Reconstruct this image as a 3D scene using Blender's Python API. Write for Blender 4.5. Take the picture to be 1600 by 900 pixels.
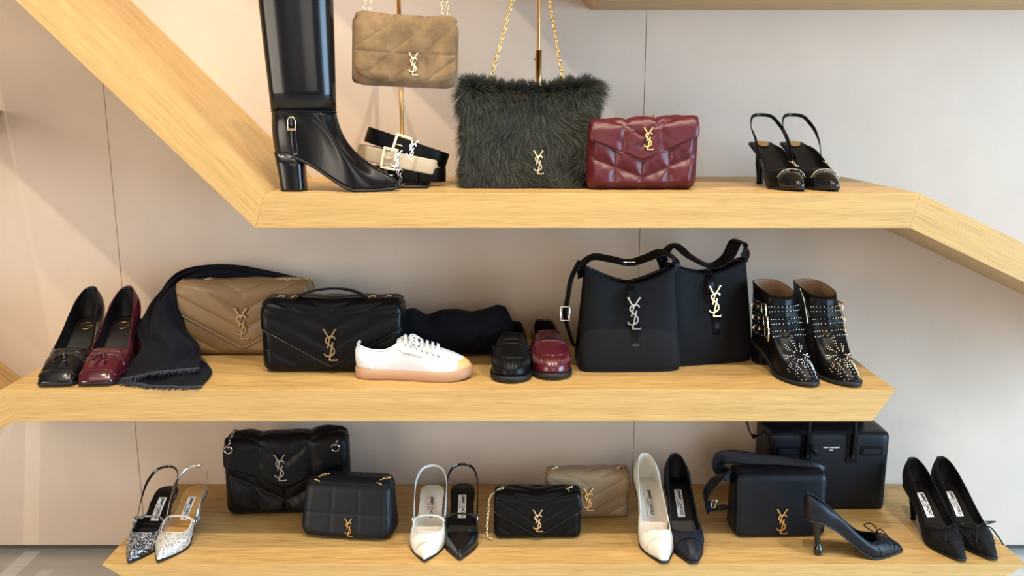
import bpy, math, random
import numpy as np
from mathutils import Vector, Matrix

for o in list(bpy.data.objects):
    bpy.data.objects.remove(o, do_unlink=True)
scene = bpy.context.scene
COL = scene.collection
PI = math.pi

# ------------------------------------------------------------------ camera, world, lights, exposure
CAM_Z, CAM_Y, PITCH, FPX = 1.36, -2.0, 0.20575, 1361.0
cam_d = bpy.data.cameras.new('camera')
cam = bpy.data.objects.new('camera', cam_d)
COL.objects.link(cam)
cam.location = (0, CAM_Y, CAM_Z)
cam.rotation_euler = (PI/2 - PITCH, 0, 0)
cam_d.sensor_width = 36.0
cam_d.lens = FPX/1600*36.0
scene.camera = cam

world = bpy.data.worlds.new('shop_ambient')
scene.world = world
world.use_nodes = True
world.node_tree.nodes['Background'].inputs[0].default_value = (1.0, 0.93, 0.84, 1)
world.node_tree.nodes['Background'].inputs[1].default_value = 0.15

def lamp(name, typ, loc, target, energy, color, **kw):
    d = bpy.data.lights.new(name, typ)
    d.energy = energy
    d.color = color
    for k, v in kw.items():
        setattr(d, k, v)
    o = bpy.data.objects.new(name, d)
    COL.objects.link(o)
    o.location = loc
    o.rotation_euler = (Vector(target)-Vector(loc)).to_track_quat('-Z', 'Y').to_euler()
    return o

WARM = (1.0, 0.87, 0.68)
# assumed sources out of view: two rows of ceiling spots in front of the shelves, and a shop window to the right of the camera
for x, tx in [(-1.05, -1.0), (0.2, 0.2), (1.45, 1.3)]:
    lamp('assumed_spot_front', 'SPOT', (x, -1.2, 3.4), (tx, 0.2, 0.7), 134, WARM, spot_size=1.25, spot_blend=0.6, shadow_soft_size=0.015)
for x, tx in [(-1.6, -1.5), (-0.35, -0.35), (0.9, 0.9)]:
    lamp('assumed_spot_near', 'SPOT', (x, -0.63, 3.4), (tx, 0.05, 0.7), 90, WARM, spot_size=1.1, spot_blend=0.6, shadow_soft_size=0.015)
lamp('assumed_window', 'AREA', (4.1, -1.9, 1.15), (1.2, 0.4, 0.7), 320, (0.48, 0.74, 1.0), shape='RECTANGLE', size=2.4, size_y=2.6)  # assumed window out of view, gives the cool light from the right
lamp('front_fill', 'AREA', (0.3, -5.2, 1.8), (0.0, 0.3, 0.9), 52, (1.0, 0.93, 0.85), shape='RECTANGLE', size=3.0, size_y=1.8)  # added fill from behind the camera, brightens the surfaces that face it
lamp('side_fill', 'AREA', (-2.9, -2.5, 1.2), (-1.5, 0.4, 0.9), 60, (1.0, 0.88, 0.72), shape='RECTANGLE', size=1.4, size_y=1.6)  # added warm fill out of view on the left, brightens the left wall
lamp('overhead_fill', 'AREA', (0.0, -1.9, 3.45), (0.0, -0.9, 0.9), 50, (1.0, 0.90, 0.78), shape='RECTANGLE', size=4.5, size_y=1.6)  # added soft fill from above, leaves the space under the shelves darker

vs = scene.view_settings
vs.view_transform = 'Standard'
vs.look = 'None'
vs.gamma = 1.0
vs.use_curve_mapping = False
vs.exposure = -0.05

# ------------------------------------------------------------------ measures
def ray(u, v):
    a, b = (u-800)/FPX, (450-v)/FPX
    c, s = math.cos(PITCH), math.sin(PITCH)
    return Vector((a, c+b*s, -s+b*c))
def on(u, v, z):            # point of the photograph that lies on a shelf of height z
    d = ray(u, v)
    k = (z-CAM_Z)/d.z
    return Vector((d.x*k, CAM_Y+d.y*k, z))
def at(u, v, y):            # point of the photograph that lies at depth y
    d = ray(u, v)
    k = (y-CAM_Y)/d.y
    return Vector((d.x*k, y, CAM_Z+d.z*k))
Z_TOP, Z_MID, Z_LOW, DEPTH, THICK = 1.1644, 0.6929, 0.2328, 0.478, 0.0803

# ------------------------------------------------------------------ materials
MATS = {}
def nmat(name):
    m = bpy.data.materials.new(name)
    m.use_nodes = True
    nt = m.node_tree
    b = nt.nodes['Principled BSDF']
    MATS[name] = m
    return m, nt, b
def coords(nt, scale=(1, 1, 1), rot=(0, 0, 0)):
    tc = nt.nodes.new('ShaderNodeTexCoord')
    mp = nt.nodes.new('ShaderNodeMapping')
    mp.inputs['Scale'].default_value = scale
    mp.inputs['Rotation'].default_value = rot
    nt.links.new(tc.outputs['Object'], mp.inputs[0])
    return mp.outputs[0]
def noise_n(nt, vec, scale, detail=4, rough=0.6):
    n = nt.nodes.new('ShaderNodeTexNoise')
    n.inputs['Scale'].default_value = scale
    n.inputs['Detail'].default_value = detail
    n.inputs['Roughness'].default_value = rough
    if vec is not None:
        nt.links.new(vec, n.inputs['Vector'])
    return n
def ramp(nt, fac, stops):
    r = nt.nodes.new('ShaderNodeValToRGB')
    cr = r.color_ramp
    while len(cr.elements) < len(stops):
        cr.elements.new(0.5)
    for e, (p, c) in zip(cr.elements, stops):
        e.position = p
        e.color = (c[0], c[1], c[2], 1)
    nt.links.new(fac, r.inputs[0])
    return r.outputs[0]
def bump(nt, b, h, strength, dist=0.001):
    n = nt.nodes.new('ShaderNodeBump')
    n.inputs['Strength'].default_value = strength
    n.inputs['Distance'].default_value = dist
    nt.links.new(h, n.inputs['Height'])
    nt.links.new(n.outputs[0], b.inputs['Normal'])
def simple(name, col, rough=0.5, metal=0.0, spec=0.5, coat=0.0, coat_rough=0.05, sheen=0.0, grain=None, vary=0.0):
    m, nt, b = nmat(name)
    b.inputs['Base Color'].default_value = (*col, 1)
    b.inputs['Roughness'].default_value = rough
    b.inputs['Metallic'].default_value = metal
    b.inputs['Specular IOR Level'].default_value = spec
    b.inputs['Coat Weight'].default_value = coat
    b.inputs['Coat Roughness'].default_value = coat_rough
    if sheen:
        b.inputs['Sheen Weight'].default_value = sheen
        b.inputs['Sheen Roughness'].default_value = 0.4
    if grain or vary:
        v = coords(nt)
        if grain:
            n = noise_n(nt, v, grain[0], 3)
            bump(nt, b, n.outputs[0], grain[1], 0.0006)
        if vary:
            n2 = noise_n(nt, v, 22, 5)
            lo = [c*(1-vary) for c in col]
            hi = [min(1, c*(1+vary)) for c in col]
            nt.links.new(ramp(nt, n2.outputs[0], [(0.32, lo), (0.68, hi)]), b.inputs['Base Color'])
    return m

def wood_mat(name):
    m, nt, b = nmat(name)
    v1 = coords(nt, (3.5, 60, 240))
    n1 = noise_n(nt, v1, 3.0, 6, 0.65)
    v2 = coords(nt, (0.7, 9, 22))
    n2 = noise_n(nt, v2, 2.2, 4, 0.6)
    c1 = ramp(nt, n1.outputs[0], [(0.30, (0.32, 0.185, 0.060)), (0.48, (0.505, 0.320, 0.118)), (0.72, (0.61, 0.405, 0.165))])
    c2 = ramp(nt, n2.outputs[0], [(0.3, (0.80, 0.78, 0.74)), (0.6, (1, 1, 1))])
    mx = nt.nodes.new('ShaderNodeMix')
    mx.data_type = 'RGBA'
    mx.blend_type = 'MULTIPLY'
    mx.inputs[0].default_value = 0.8
    nt.links.new(c1, mx.inputs[6])
    nt.links.new(c2, mx.inputs[7])
    nt.links.new(mx.outputs[2], b.inputs['Base Color'])
    b.inputs['Roughness'].default_value = 0.42
    b.inputs['Specular IOR Level'].default_value = 0.35
    bump(nt, b, n1.outputs[0], 0.25, 0.0008)
    return m
wood_mat('oak')

def wall_mat():
    m, nt, b = nmat('wall_fabric')
    n1 = noise_n(nt, coords(nt, (1, 1, 0.6)), 5.0, 6, 0.7)
    n2 = noise_n(nt, coords(nt, (60, 60, 8)), 6.0, 3, 0.5)
    c1 = ramp(nt, n1.outputs[0], [(0.25, (0.575, 0.465, 0.380)), (0.75, (0.645, 0.53, 0.435))])
    nt.links.new(c1, b.inputs['Base Color'])
    b.inputs['Roughness'].default_value = 0.75
    b.inputs['Specular IOR Level'].default_value = 0.2
    bump(nt, b, n2.outputs[0], 0.15, 0.0006)
wall_mat()
simple('dark_gap', (0.10, 0.085, 0.075), 0.8)
simple('floor_stone', (0.56, 0.55, 0.52), 0.5, vary=0.06)

simple('black_leather', (0.0040, 0.0040, 0.0048), 0.33, spec=0.14, grain=(900, 0.12))
simple('black_matte_leather', (0.0048, 0.0064, 0.0105), 0.40, spec=0.26, grain=(1200, 0.12))
simple('black_soft_leather', (0.0038, 0.0038, 0.0048), 0.38, spec=0.15, grain=(260, 0.10))
simple('black_polished', (0.0045, 0.0045, 0.0055), 0.22, spec=0.36, coat=0.10)
simple('black_patent', (0.0045, 0.0045, 0.005), 0.09, spec=0.45, coat=0.5, coat_rough=0.03)
simple('black_suede', (0.0045, 0.0045, 0.0058), 0.70, spec=0.18, sheen=0.02)
simple('navy_satin', (0.0055, 0.0072, 0.0140), 0.50, spec=0.3, grain=(1500, 0.2))
simple('black_lining', (0.006, 0.0055, 0.006), 0.45, spec=0.22)
simple('black_rubber', (0.010, 0.010, 0.011), 0.55, spec=0.3)
simple('burgundy_leather', (0.070, 0.006, 0.013), 0.28, spec=0.5, coat=0.25, grain=(300, 0.06))
simple('burgundy_puffer', (0.070, 0.005, 0.010), 0.38, spec=0.4, grain=(180, 0.10))
simple('burgundy_patent', (0.055, 0.005, 0.011), 0.15, spec=0.55, coat=0.5)
simple('brown_leather', (0.225, 0.135, 0.062), 0.40, spec=0.4, grain=(900, 0.1))
simple('taupe_leather', (0.270, 0.185, 0.105), 0.36, spec=0.45, grain=(900, 0.1))
simple('brown_suede', (0.19, 0.118, 0.060), 0.9, spec=0.1, sheen=0.15, grain=(1400, 0.35), vary=0.34)
simple('white_leather', (0.62, 0.66, 0.68), 0.32, spec=0.45)
simple('white_patent', (0.68, 0.68, 0.65), 0.14, spec=0.5, coat=0.5)
simple('ivory_satin', (0.68, 0.67, 0.60), 0.45, spec=0.4, grain=(120, 0.12))
simple('ivory_lining', (0.66, 0.59, 0.50), 0.5)
simple('cream_leather', (0.62, 0.53, 0.41), 0.35)
simple('tan_insole', (0.50, 0.27, 0.085), 0.45)
simple('tan_lining', (0.33, 0.20, 0.11), 0.6)
simple('gum_rubber', (0.34, 0.185, 0.105), 0.5, vary=0.05)
simple('tan_bumper', (0.66, 0.35, 0.13), 0.5)
simple('beige_belt', (0.53, 0.42, 0.28), 0.42, grain=(700, 0.08))
simple('silver_foil', (0.72, 0.69, 0.64), 0.22, metal=0.85)
simple('gold', (0.80, 0.53, 0.22), 0.24, metal=1.0)
simple('pale_gold', (0.86, 0.70, 0.45), 0.26, metal=1.0)
simple('brass_rod', (0.76, 0.47, 0.18), 0.28, metal=1.0)
simple('antique_gold', (0.66, 0.48, 0.26), 0.30, metal=1.0)
simple('silver', (0.86, 0.86, 0.86), 0.18, metal=1.0)
simple('gunmetal', (0.40, 0.37, 0.34), 0.25, metal=1.0)
simple('label_white', (0.78, 0.79, 0.79), 0.5)
simple('ink', (0.03, 0.03, 0.035), 0.5)
simple('wool_navy', (0.0062, 0.0066, 0.0100), 0.9, spec=0.1, sheen=0.02, grain=(700, 0.4))
simple('wool_fringe', (0.042, 0.046, 0.062), 0.9, spec=0.1)

def glitter(name, dark, light, gain):
    m, nt, b = nmat(name)
    v = coords(nt)
    vo = nt.nodes.new('ShaderNodeTexVoronoi')
    vo.inputs['Scale'].default_value = 620
    nt.links.new(v, vo.inputs['Vector'])
    sp = nt.nodes.new('ShaderNodeSeparateColor')
    nt.links.new(vo.outputs['Color'], sp.inputs[0])
    c = ramp(nt, sp.outputs[0], [(gain, dark), (gain+0.18, [a*.6+d*.4 for a, d in zip(dark, light)]), (0.9, light)])
    nt.links.new(c, b.inputs['Base Color'])
    b.inputs['Metallic'].default_value = 0.35
    b.inputs['Roughness'].default_value = 0.3
    nm = nt.nodes.new('ShaderNodeNormalMap')
    nm.inputs['Strength'].default_value = 0.0
    bump(nt, b, sp.outputs[1], 0.9, 0.002)
glitter('black_glitter', (0.01, 0.011, 0.016), (0.85, 0.88, 0.95), 0.58)
glitter('silver_glitter', (0.22, 0.21, 0.20), (0.95, 0.93, 0.88), 0.10)

def fur_mat():
    m, nt, b = nmat('fur_olive')
    a = nt.nodes.new('ShaderNodeAttribute')
    a.attribute_name = 'strand'
    nt.links.new(a.outputs['Color'], b.inputs['Base Color'])
    b.inputs['Roughness'].default_value = 0.55
    b.inputs['Specular IOR Level'].default_value = 0.25
fur_mat()
simple('fur_skin', (0.012, 0.015, 0.010), 0.9)

# ------------------------------------------------------------------ mesh helpers
def link(o, parent=None, **props):
    COL.objects.link(o)
    if parent is not None:
        o.parent = parent
    for k, v in props.items():
        o[k] = v
    return o
def thing(name, label, category, loc=(0, 0, 0), rotz=0.0, group=None, rx=0.0, ry=0.0):
    o = bpy.data.objects.new(name, None)
    o.empty_display_size = 0.03
    o.location = loc
    o.rotation_euler = (rx, ry, rotz)
    link(o, None, label=label, category=category)
    if group:
        o['group'] = group
    return o
def mesh(name, verts, faces, mats, parent=None, smooth=True, solid=0.0, sub=0, inner=0, offset=-1.0, idx=None):
    me = bpy.data.meshes.new(name)
    me.from_pydata([tuple(map(float, v)) for v in verts], [], [tuple(f) for f in faces])
    for m in ([mats] if isinstance(mats, str) else mats):
        me.materials.append(MATS[m])
    if idx is not None:
        me.polygons.foreach_set('material_index', np.array(idx, dtype=np.int32))
    if smooth:
        me.polygons.foreach_set('use_smooth', [True]*len(me.polygons))
    me.update()
    o = bpy.data.objects.new(name, me)
    link(o, parent)
    if solid:
        s = o.modifiers.new('thickness', 'SOLIDIFY')
        s.thickness = solid
        s.offset = offset
        s.material_offset = inner
        s.use_even_offset = False
    if sub:
        s = o.modifiers.new('smooth', 'SUBSURF')
        s.levels = sub
        s.render_levels = sub
    return o
def gridf(ni, nj, ci=False, cj=False, base=0):
    f = []
    for i in range(ni if ci else ni-1):
        for j in range(nj if cj else nj-1):
            a, b2 = i, (i+1) % ni
            c, d = j, (j+1) % nj
            f.append((base+a*nj+c, base+b2*nj+c, base+b2*nj+d, base+a*nj+d))
    return f
def grid(name, P, mats, parent=None, ci=False, cj=False, flip=False, **kw):
    P = np.asarray(P, float)
    ni, nj = P.shape[:2]
    f = gridf(ni, nj, ci, cj)
    if flip:
        f = [x[::-1] for x in f]
    return mesh(name, P.reshape(-1, 3), f, mats, parent, **kw)
def herm(tk, vk, tq):
    tk = np.asarray(tk, float); vk = np.asarray(vk, float); tq = np.asarray(tq, float)
    if vk.ndim == 1:
        return herm(tk, vk[:, None], tq)[..., 0]
    n = len(tk)
    h = np.diff(tk)[:, None]
    d = np.diff(vk, axis=0)/h
    m = np.zeros_like(vk)
    m[0], m[-1] = d[0], d[-1]
    for i in range(1, n-1):
        m[i] = (d[i-1]*h[i]+d[i]*h[i-1])/(h[i-1]+h[i])
    k = np.clip(np.searchsorted(tk, tq, side='right')-1, 0, n-2)
    hh = (tk[k+1]-tk[k])
    s = ((tq-tk[k])/hh)[..., None]
    hh = hh[..., None]
    return (2*s**3-3*s**2+1)*vk[k]+(s**3-2*s**2+s)*hh*m[k]+(-2*s**3+3*s**2)*vk[k+1]+(s**3-s**2)*hh*m[k+1]
def chord(pts):
    pts = np.asarray(pts, float)
    l = np.linalg.norm(np.diff(pts, axis=0), axis=1)
    t = np.concatenate([[0], np.cumsum(np.maximum(l, 1e-6))])
    return t/t[-1]
def path(pts, n):
    pts = np.array([list(p) for p in pts], float)
    return herm(chord(pts), pts, np.linspace(0, 1, n))
def unit(v):
    v = np.asarray(v, float)
    return v/np.maximum(np.linalg.norm(v, axis=-1, keepdims=True), 1e-9)
def frames(pts, ref, closed=False):
    pts = np.asarray(pts, float)
    if closed:
        T = np.roll(pts, -1, 0)-np.roll(pts, 1, 0)
    else:
        T = np.gradient(pts, axis=0)
    T = unit(T)
    ref = np.asarray(ref, float)
    if ref.ndim == 1:
        ref = np.tile(ref, (len(pts), 1))
    N = unit(ref-(ref*T).sum(1, keepdims=True)*T)
    B = np.cross(T, N)
    return T, N, B
def sweep_data(pts, w, t, ref, closed=False, rnd=False):
    """ribbon along pts: thickness t along ref, width w across it"""
    T, N, B = frames(pts, ref, closed)
    w = np.broadcast_to(np.asarray(w, float), (len(pts),))[:, None]
    t = np.broadcast_to(np.asarray(t, float), (len(pts),))[:, None]
    if rnd:
        sec = [(math.cos(a)*0.5, math.sin(a)*0.5) for a in np.linspace(0, 2*PI, 8, endpoint=False)]
    else:
        sec = [(-.5, -.3), (-.42, -.5), (.42, -.5), (.5, -.3), (.5, .3), (.42, .5), (-.42, .5), (-.5, .3)]
    rings = np.stack([pts+B*w*a+N*t*b for a, b in sec], 1)
    n, k = rings.shape[:2]
    f = gridf(n, k, closed, True)
    if not closed:
        f += [tuple(range(k))[::-1], tuple((n-1)*k+i for i in range(k))]
    return rings.reshape(-1, 3), f
def ribbon(name, pts, w, t, ref, mats, parent=None, closed=False, **kw):
    v, f = sweep_data(np.asarray(pts, float), w, t, ref, closed)
    return mesh(name, v, f, mats, parent, **kw)
def tube_data(pts, r, closed=False):
    pts = np.asarray(pts, float)
    d = np.abs(pts[-1]-pts[0])+np.abs(pts[len(pts)//2]-pts[0])
    ref = np.eye(3)[int(np.argmin(d))]
    return sweep_data(pts, 2*np.asarray(r), 2*np.asarray(r), ref, closed, True)
def tube(name, pts, r, mats, parent=None, closed=False, **kw):
    v, f = tube_data(pts, r, closed)
    return mesh(name, v, f, mats, parent, **kw)
def join(parts):
    V, F, b = [], [], 0
    for v, f in parts:
        V.append(np.asarray(v)); F += [tuple(b+i for i in q) for q in f]; b += len(v)
    return np.concatenate(V), F
def joined(name, parts, mats, parent=None, **kw):
    v, f = join(parts)
    return mesh(name, v, f, mats, parent, **kw)
def loft(name, secs, mats, parent=None, n=20, p=2.0, **kw):
    """vertical loft of superellipses: (z, cx, cy, hx, hy[, p])"""
    a = np.linspace(0, 2*PI, n, endpoint=False)
    rings = []
    for s in secs:
        e = 2.0/(s[5] if len(s) > 5 else p)
        c, sn = np.cos(a), np.sin(a)
        rings.append(np.stack([s[1]+s[3]*np.sign(c)*np.abs(c)**e, s[2]+s[4]*np.sign(sn)*np.abs(sn)**e, np.full(n, s[0])], 1))
    P = np.array(rings)
    f = gridf(len(secs), n, False, True)
    f = [q[::-1] for q in f]
    f += [tuple(range(n))[::-1], tuple((len(secs)-1)*n+i for i in range(n))]
    if secs[0][0] > secs[-1][0]:
        f = [q[::-1] for q in f]
    return mesh(name, P.reshape(-1, 3), f, mats, parent, **kw)
def boxd(c, s):
    c = np.array(c, float); s = np.array(s, float)/2
    v = [c+s*np.array(k) for k in [(-1, -1, -1), (1, -1, -1), (1, 1, -1), (-1, 1, -1), (-1, -1, 1), (1, -1, 1), (1, 1, 1), (-1, 1, 1)]]
    return np.array(v), [(0, 3, 2, 1), (4, 5, 6, 7), (0, 1, 5, 4), (1, 2, 6, 5), (2, 3, 7, 6), (3, 0, 4, 7)]
def rmap(q, half, r):
    """sharp-box point -> rounded-box point and normal; box sits on z=0"""
    q = np.asarray(q, float)
    c = q-np.array([0, 0, half[2]])
    inner = np.maximum(np.array(half)-r, 1e-5)
    k = np.clip(c, -inner, inner)
    d = c-k
    n = unit(d)
    return k+n*r+np.array([0, 0, half[2]]), n
def rbox(name, w, d, h, r, mats, parent=None, n=(40, 14, 30), fn=None, **kw):
    half = (w/2, d/2, h/2)
    V, F, seen = [], [], {}
    def add(p):
        k = tuple(np.round(p, 6))
        if k not in seen:
            seen[k] = len(V); V.append(p)
        return seen[k]
    lin = [np.linspace(-half[i], half[i], n[i]+1) for i in range(3)]
    for ax in range(3):
        a, b = (ax+1) % 3, (ax+2) % 3
        for s in (-1, 1):
            ids = np.zeros((n[a]+1, n[b]+1), int)
            for i, x in enumerate(lin[a]):
                for j, y in enumerate(lin[b]):
                    p = np.zeros(3); p[ax] = s*half[ax]; p[a] = x; p[b] = y; p[2] += half[2]
                    ids[i, j] = add(p)
            for i in range(n[a]):
                for j in range(n[b]):
                    q = (ids[i, j], ids[i+1, j], ids[i+1, j+1], ids[i, j+1])
                    F.append(q if s > 0 else q[::-1])
    P, N = rmap(np.array(V), half, r)
    if fn:
        P = fn(P, N)
    return mesh(name, P, F, mats, parent, **kw)
def seam_dist(x, z, segs):
    d = np.full(np.shape(x), 1e3)
    for x0, z0, x1, z1 in segs:
        dx, dz = x1-x0, z1-z0
        t = np.clip(((x-x0)*dx+(z-z0)*dz)/(dx*dx+dz*dz+1e-12), 0, 1)
        d = np.minimum(d, np.hypot(x-x0-t*dx, z-z0-t*dz))
    return d
def text_data(body, size, bold=0.0):
    c = bpy.data.curves.new('lettering', 'FONT')
    c.body = body; c.size = size; c.align_x = 'CENTER'; c.align_y = 'CENTER'
    c.offset = bold
    o = bpy.data.objects.new('lettering', c)
    COL.objects.link(o)
    dg = bpy.context.evaluated_depsgraph_get()
    me = bpy.data.meshes.new_from_object(o.evaluated_get(dg))
    v = np.array([tuple(x.co) for x in me.vertices]); f = [tuple(p.vertices) for p in me.polygons]
    bpy.data.objects.remove(o, do_unlink=True)
    bpy.data.meshes.remove(me)
    return v, f

# interlaced three-letter emblem, unit height, drawn as metal strokes
def _emblem():
    st = []
    Y1 = [(-.19, 1.0), (-.02, .70)]
    Y2 = [(.17, 1.0), (-.02, .70), (-.085, .42)]
    S = [(.15, .70), (.14, .75), (.06, .785), (-.05, .77), (-.13, .70), (-.12, .61), (-.04, .53), (.06, .45), (.12, .36), (.11, .26), (.03, .19), (-.08, .165), (-.17, .20), (-.19, .25)]
    Lp = [(.075, .60), (-.045, .035)]
    L2 = [(-.05, .035), (.20, .035), (.205, .075)]
    for k, (s, w, n) in enumerate([(Y1, .050, 3), (Y2, .050, 9), (S, .050, 34), (Lp, .058, 4), (L2, .048, 6)]):
        p = np.array([(a, 0, b) for a, b in s], float)
        q = path(p, n) if len(s) > 4 else np.array(p)
        q[:, 1] = -0.02-0.012*(k % 3)
        st.append(sweep_data(q, w, .045, (0, 1, 0)))
    for a, b in ((-.19, 1.0), (.17, 1.0)):
        st.append(boxd((a, -.03, b), (.07, .045, .026)))
    return join(st)
EMB = _emblem()
_emb_cache = {}
def emblem(parent, h, loc, mat, rx=0.0, rz=0.0, ry=0.0):
    if mat not in _emb_cache:
        o = mesh('monogram', EMB[0], EMB[1], mat, parent, smooth=False)
        _emb_cache[mat] = o.data
    else:
        o = bpy.data.objects.new('monogram', _emb_cache[mat])
        link(o, parent)
    o.scale = (h, h, h)
    o.location = (loc[0], loc[1], loc[2])
    o.rotation_euler = (rx, ry, rz)
    o['label'] = 'interlaced three-letter metal monogram'
    return o
def link_data(L, W, r, n=12, k=5):
    a = np.linspace(0, 2*PI, n, endpoint=False)
    P = np.stack([np.cos(a)*(L/2-r), np.sin(a)*(W/2-r), np.zeros(n)], 1)
    T, N, B = frames(P, (0, 0, 1), True)
    rings = np.stack([P+N*r*math.cos(b)+B*r*math.sin(b) for b in np.linspace(0, 2*PI, k, endpoint=False)], 1)
    return rings.reshape(-1, 3), gridf(n, k, True, True)
def chain(name, pts, L, W, r, mat, parent):
    pts = np.asarray([list(p) for p in pts], float)
    seg = np.linalg.norm(np.diff(pts, axis=0), axis=1).sum()
    n = max(2, int(seg/(L*0.68)))
    P = path(pts, n+1)
    lv, lf = link_data(L, W, r)
    out = []
    for i in range(n):
        c = (P[i]+P[i+1])/2
        x = unit(P[i+1]-P[i])
        ref = np.array([0.3, 1, .2]) if abs(x[2]) > .6 else np.array([.1, .25, 1])
        y = unit(np.cross(ref, x)); z = np.cross(x, y)
        a = PI/4+(PI/2 if i % 2 else 0)
        y2, z2 = y*math.cos(a)+z*math.sin(a), -y*math.sin(a)+z*math.cos(a)
        out.append((c+lv@np.array([x, y2, z2]), lf))
    return joined(name, out, mat, parent)
def ring(name, c, R, r, axis, mat, parent):
    a = np.linspace(0, 2*PI, 20, endpoint=False)
    ax = unit(np.array(axis, float))
    u = unit(np.cross(ax, [0.31, 0.2, 0.93])); v = np.cross(ax, u)
    P = np.array(c)+R*(np.cos(a)[:, None]*u+np.sin(a)[:, None]*v)
    T, N, B = frames(P, ax, True)
    rings = np.stack([P+N*r*math.cos(b)+B*r*math.sin(b) for b in np.linspace(0, 2*PI, 6, endpoint=False)], 1)
    return mesh(name, rings.reshape(-1, 3), gridf(20, 6, True, True), mat, parent)

# ------------------------------------------------------------------ the setting
def struct(name, loc=(0, 0, 0)):
    o = bpy.data.objects.new(name, None)
    o.location = loc
    o.empty_display_size = 0.05
    return link(o, None, kind='structure')
WALL_Y = DEPTH
wall = struct('wall_back', (0, WALL_Y, 0))
wall['label'] = 'greige fabric panelled back wall'
for x0, x1 in ((-2.633, -1.133), (-1.133, 0.367), (0.367, 1.867), (1.867, 3.367)):
    v, f = boxd(((x0+x1)/2, 0.012, 1.53), (x1-x0-0.0012, 0.024, 3.0))
    o = mesh('wall_panel', v, f, 'wall_fabric', wall, smooth=False)
    bv = o.modifiers.new('edge', 'BEVEL'); bv.width = 0.0012; bv.segments = 2
v, f = boxd((0.367, 0.06, 1.5), (6.0, 0.05, 3.1))
mesh('wall_backing', v, f, 'dark_gap', wall, smooth=False)
fl = struct('floor', (0, 0, 0))
for x0 in (-3.0, -1.8, -0.6, 0.6, 1.8):
    for y0, y1 in ((-2.9, -1.7), (-1.7, -0.5), (-0.5, 0.40), (0.40, 0.545)):
        v, f = boxd((x0+0.6, (y0+y1)/2, -0.02), (1.1975, y1-y0-0.003, 0.04))
        mesh('floor_tile', v, f, 'floor_stone', fl, smooth=False)
v, f = boxd((0, -1.15, -0.035), (6.4, 3.6, 0.02))
mesh('subfloor', v, f, 'dark_gap', fl, smooth=False)

def board(name, poly, parent, d0=0.0, d1=DEPTH-0.0015, ang=0.0):
    """oak board: polygon in the x-z plane carried back to the wall; grain follows the board"""
    o0 = np.array([poly[0][0], 0, poly[0][1]])
    c, s = math.cos(ang), math.sin(ang)
    R = np.array([[c, 0, s], [0, 1, 0], [-s, 0, c]])      # local -> world
    n = len(poly)
    vs_ = [(p[0], d0, p[1]) for p in poly]+[(p[0], d1, p[1]) for p in poly]
    loc = (np.array(vs_)-o0)@R
    fs = [tuple(range(n)), tuple(range(2*n-1, n-1, -1))]+[(i, i+n, (i+1) % n+n, (i+1) % n) for i in range(n)]
    area = sum(poly[i][0]*poly[(i+1) % n][1]-poly[(i+1) % n][0]*poly[i][1] for i in range(n))
    if area < 0:
        fs = [q[::-1] for q in fs]
    o = mesh(name, loc, fs, 'oak', parent, smooth=False)
    o.location = o0-np.array(parent.location)
    o.rotation_euler = (0, ang, 0)
    bv = o.modifiers.new('edge', 'BEVEL'); bv.width = 0.0009; bv.segments = 2
    return o
def xz(p):
    return np.array([p[0], p[2]])
def F(u, v):
    return xz(at(u, v, 0.0))

# upper display shelf: level board, arm rising to the left, arm falling to the right
t = thing('wall_shelf', 'upper oak shelf between a rising left arm and a falling right arm', 'shelf', (0.1, 0.0, Z_TOP-THICK))
zt, zb_ = Z_TOP, Z_TOP-THICK
A, B_ = np.array([F(414, 303)[0], zt]), np.array([F(398, 354)[0], zb_])
C_, D_ = np.array([F(1438, 303)[0], zt]), np.array([F(1422, 353)[0], zb_])
board('shelf_board', [B_, D_, C_, A], t)
dl = F(26, 0)-F(398, 354); dl = dl/np.linalg.norm(dl)
board('rising_arm', [B_, A, A+dl*1.25, B_+dl*1.25], t, ang=math.atan2(dl[1], -dl[0]))
dr = F(1600, 379)-F(1440, 302); dr = dr/np.linalg.norm(dr)
board('falling_arm', [C_, D_, D_+dr*1.0, C_+dr*1.0], t, ang=math.atan2(-dr[1], dr[0]))

# middle shelf
t = thing('wall_shelf', 'middle oak shelf with a slant-cut right end and falling left arm', 'shelf', (-0.1, 0.0, Z_MID-THICK))
zt, zb_ = Z_MID, Z_MID-THICK
A, B_ = np.array([F(1, 608)[0], zt]), np.array([F(23, 662)[0], zb_])
C_, D_ = np.array([F(1400, 607)[0], zt]), np.array([F(1363, 661)[0], zb_])
board('shelf_board', [B_, D_, C_, A], t)
fa = np.array([-math.cos(math.radians(29)), -math.sin(math.radians(29))])
board('falling_arm', [A, B_, B_+fa*0.23, A+fa*0.19], t, ang=-math.radians(29))
va = xz(at(34, 589, DEPTH))
ra = np.array([-math.cos(math.radians(41)), math.sin(math.radians(41))])
ra_n = np.array([-ra[1], ra[0]])
if ra_n[1] > 0:
    ra_n = -ra_n
s0 = va-ra*0.02
board('rising_arm', [s0+ra_n*0.002, s0+ra*0.9, s0+ra*0.9+ra_n*THICK, s0+ra_n*THICK], t, ang=math.radians(41))

# lowest shelf
t = thing('wall_shelf', 'lowest oak shelf with slant-cut ends near the floor', 'shelf', (0.0, 0.0, Z_LOW-THICK))
zt, zb_ = Z_LOW, Z_LOW-THICK
board('shelf_board', [np.array([F(159, 883)[0]+0.115, zb_]), np.array([F(1604, 883)[0]-0.115, zb_]), np.array([F(1604, 883)[0], zt]), np.array([F(159, 883)[0], zt])], t)
v, f = boxd((0, 0.28, (Z_LOW-THICK)/2-(Z_LOW-THICK)), (1.6, 0.30, Z_LOW-THICK))
mesh('plinth', v, f, 'dark_gap', t, smooth=False)

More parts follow.
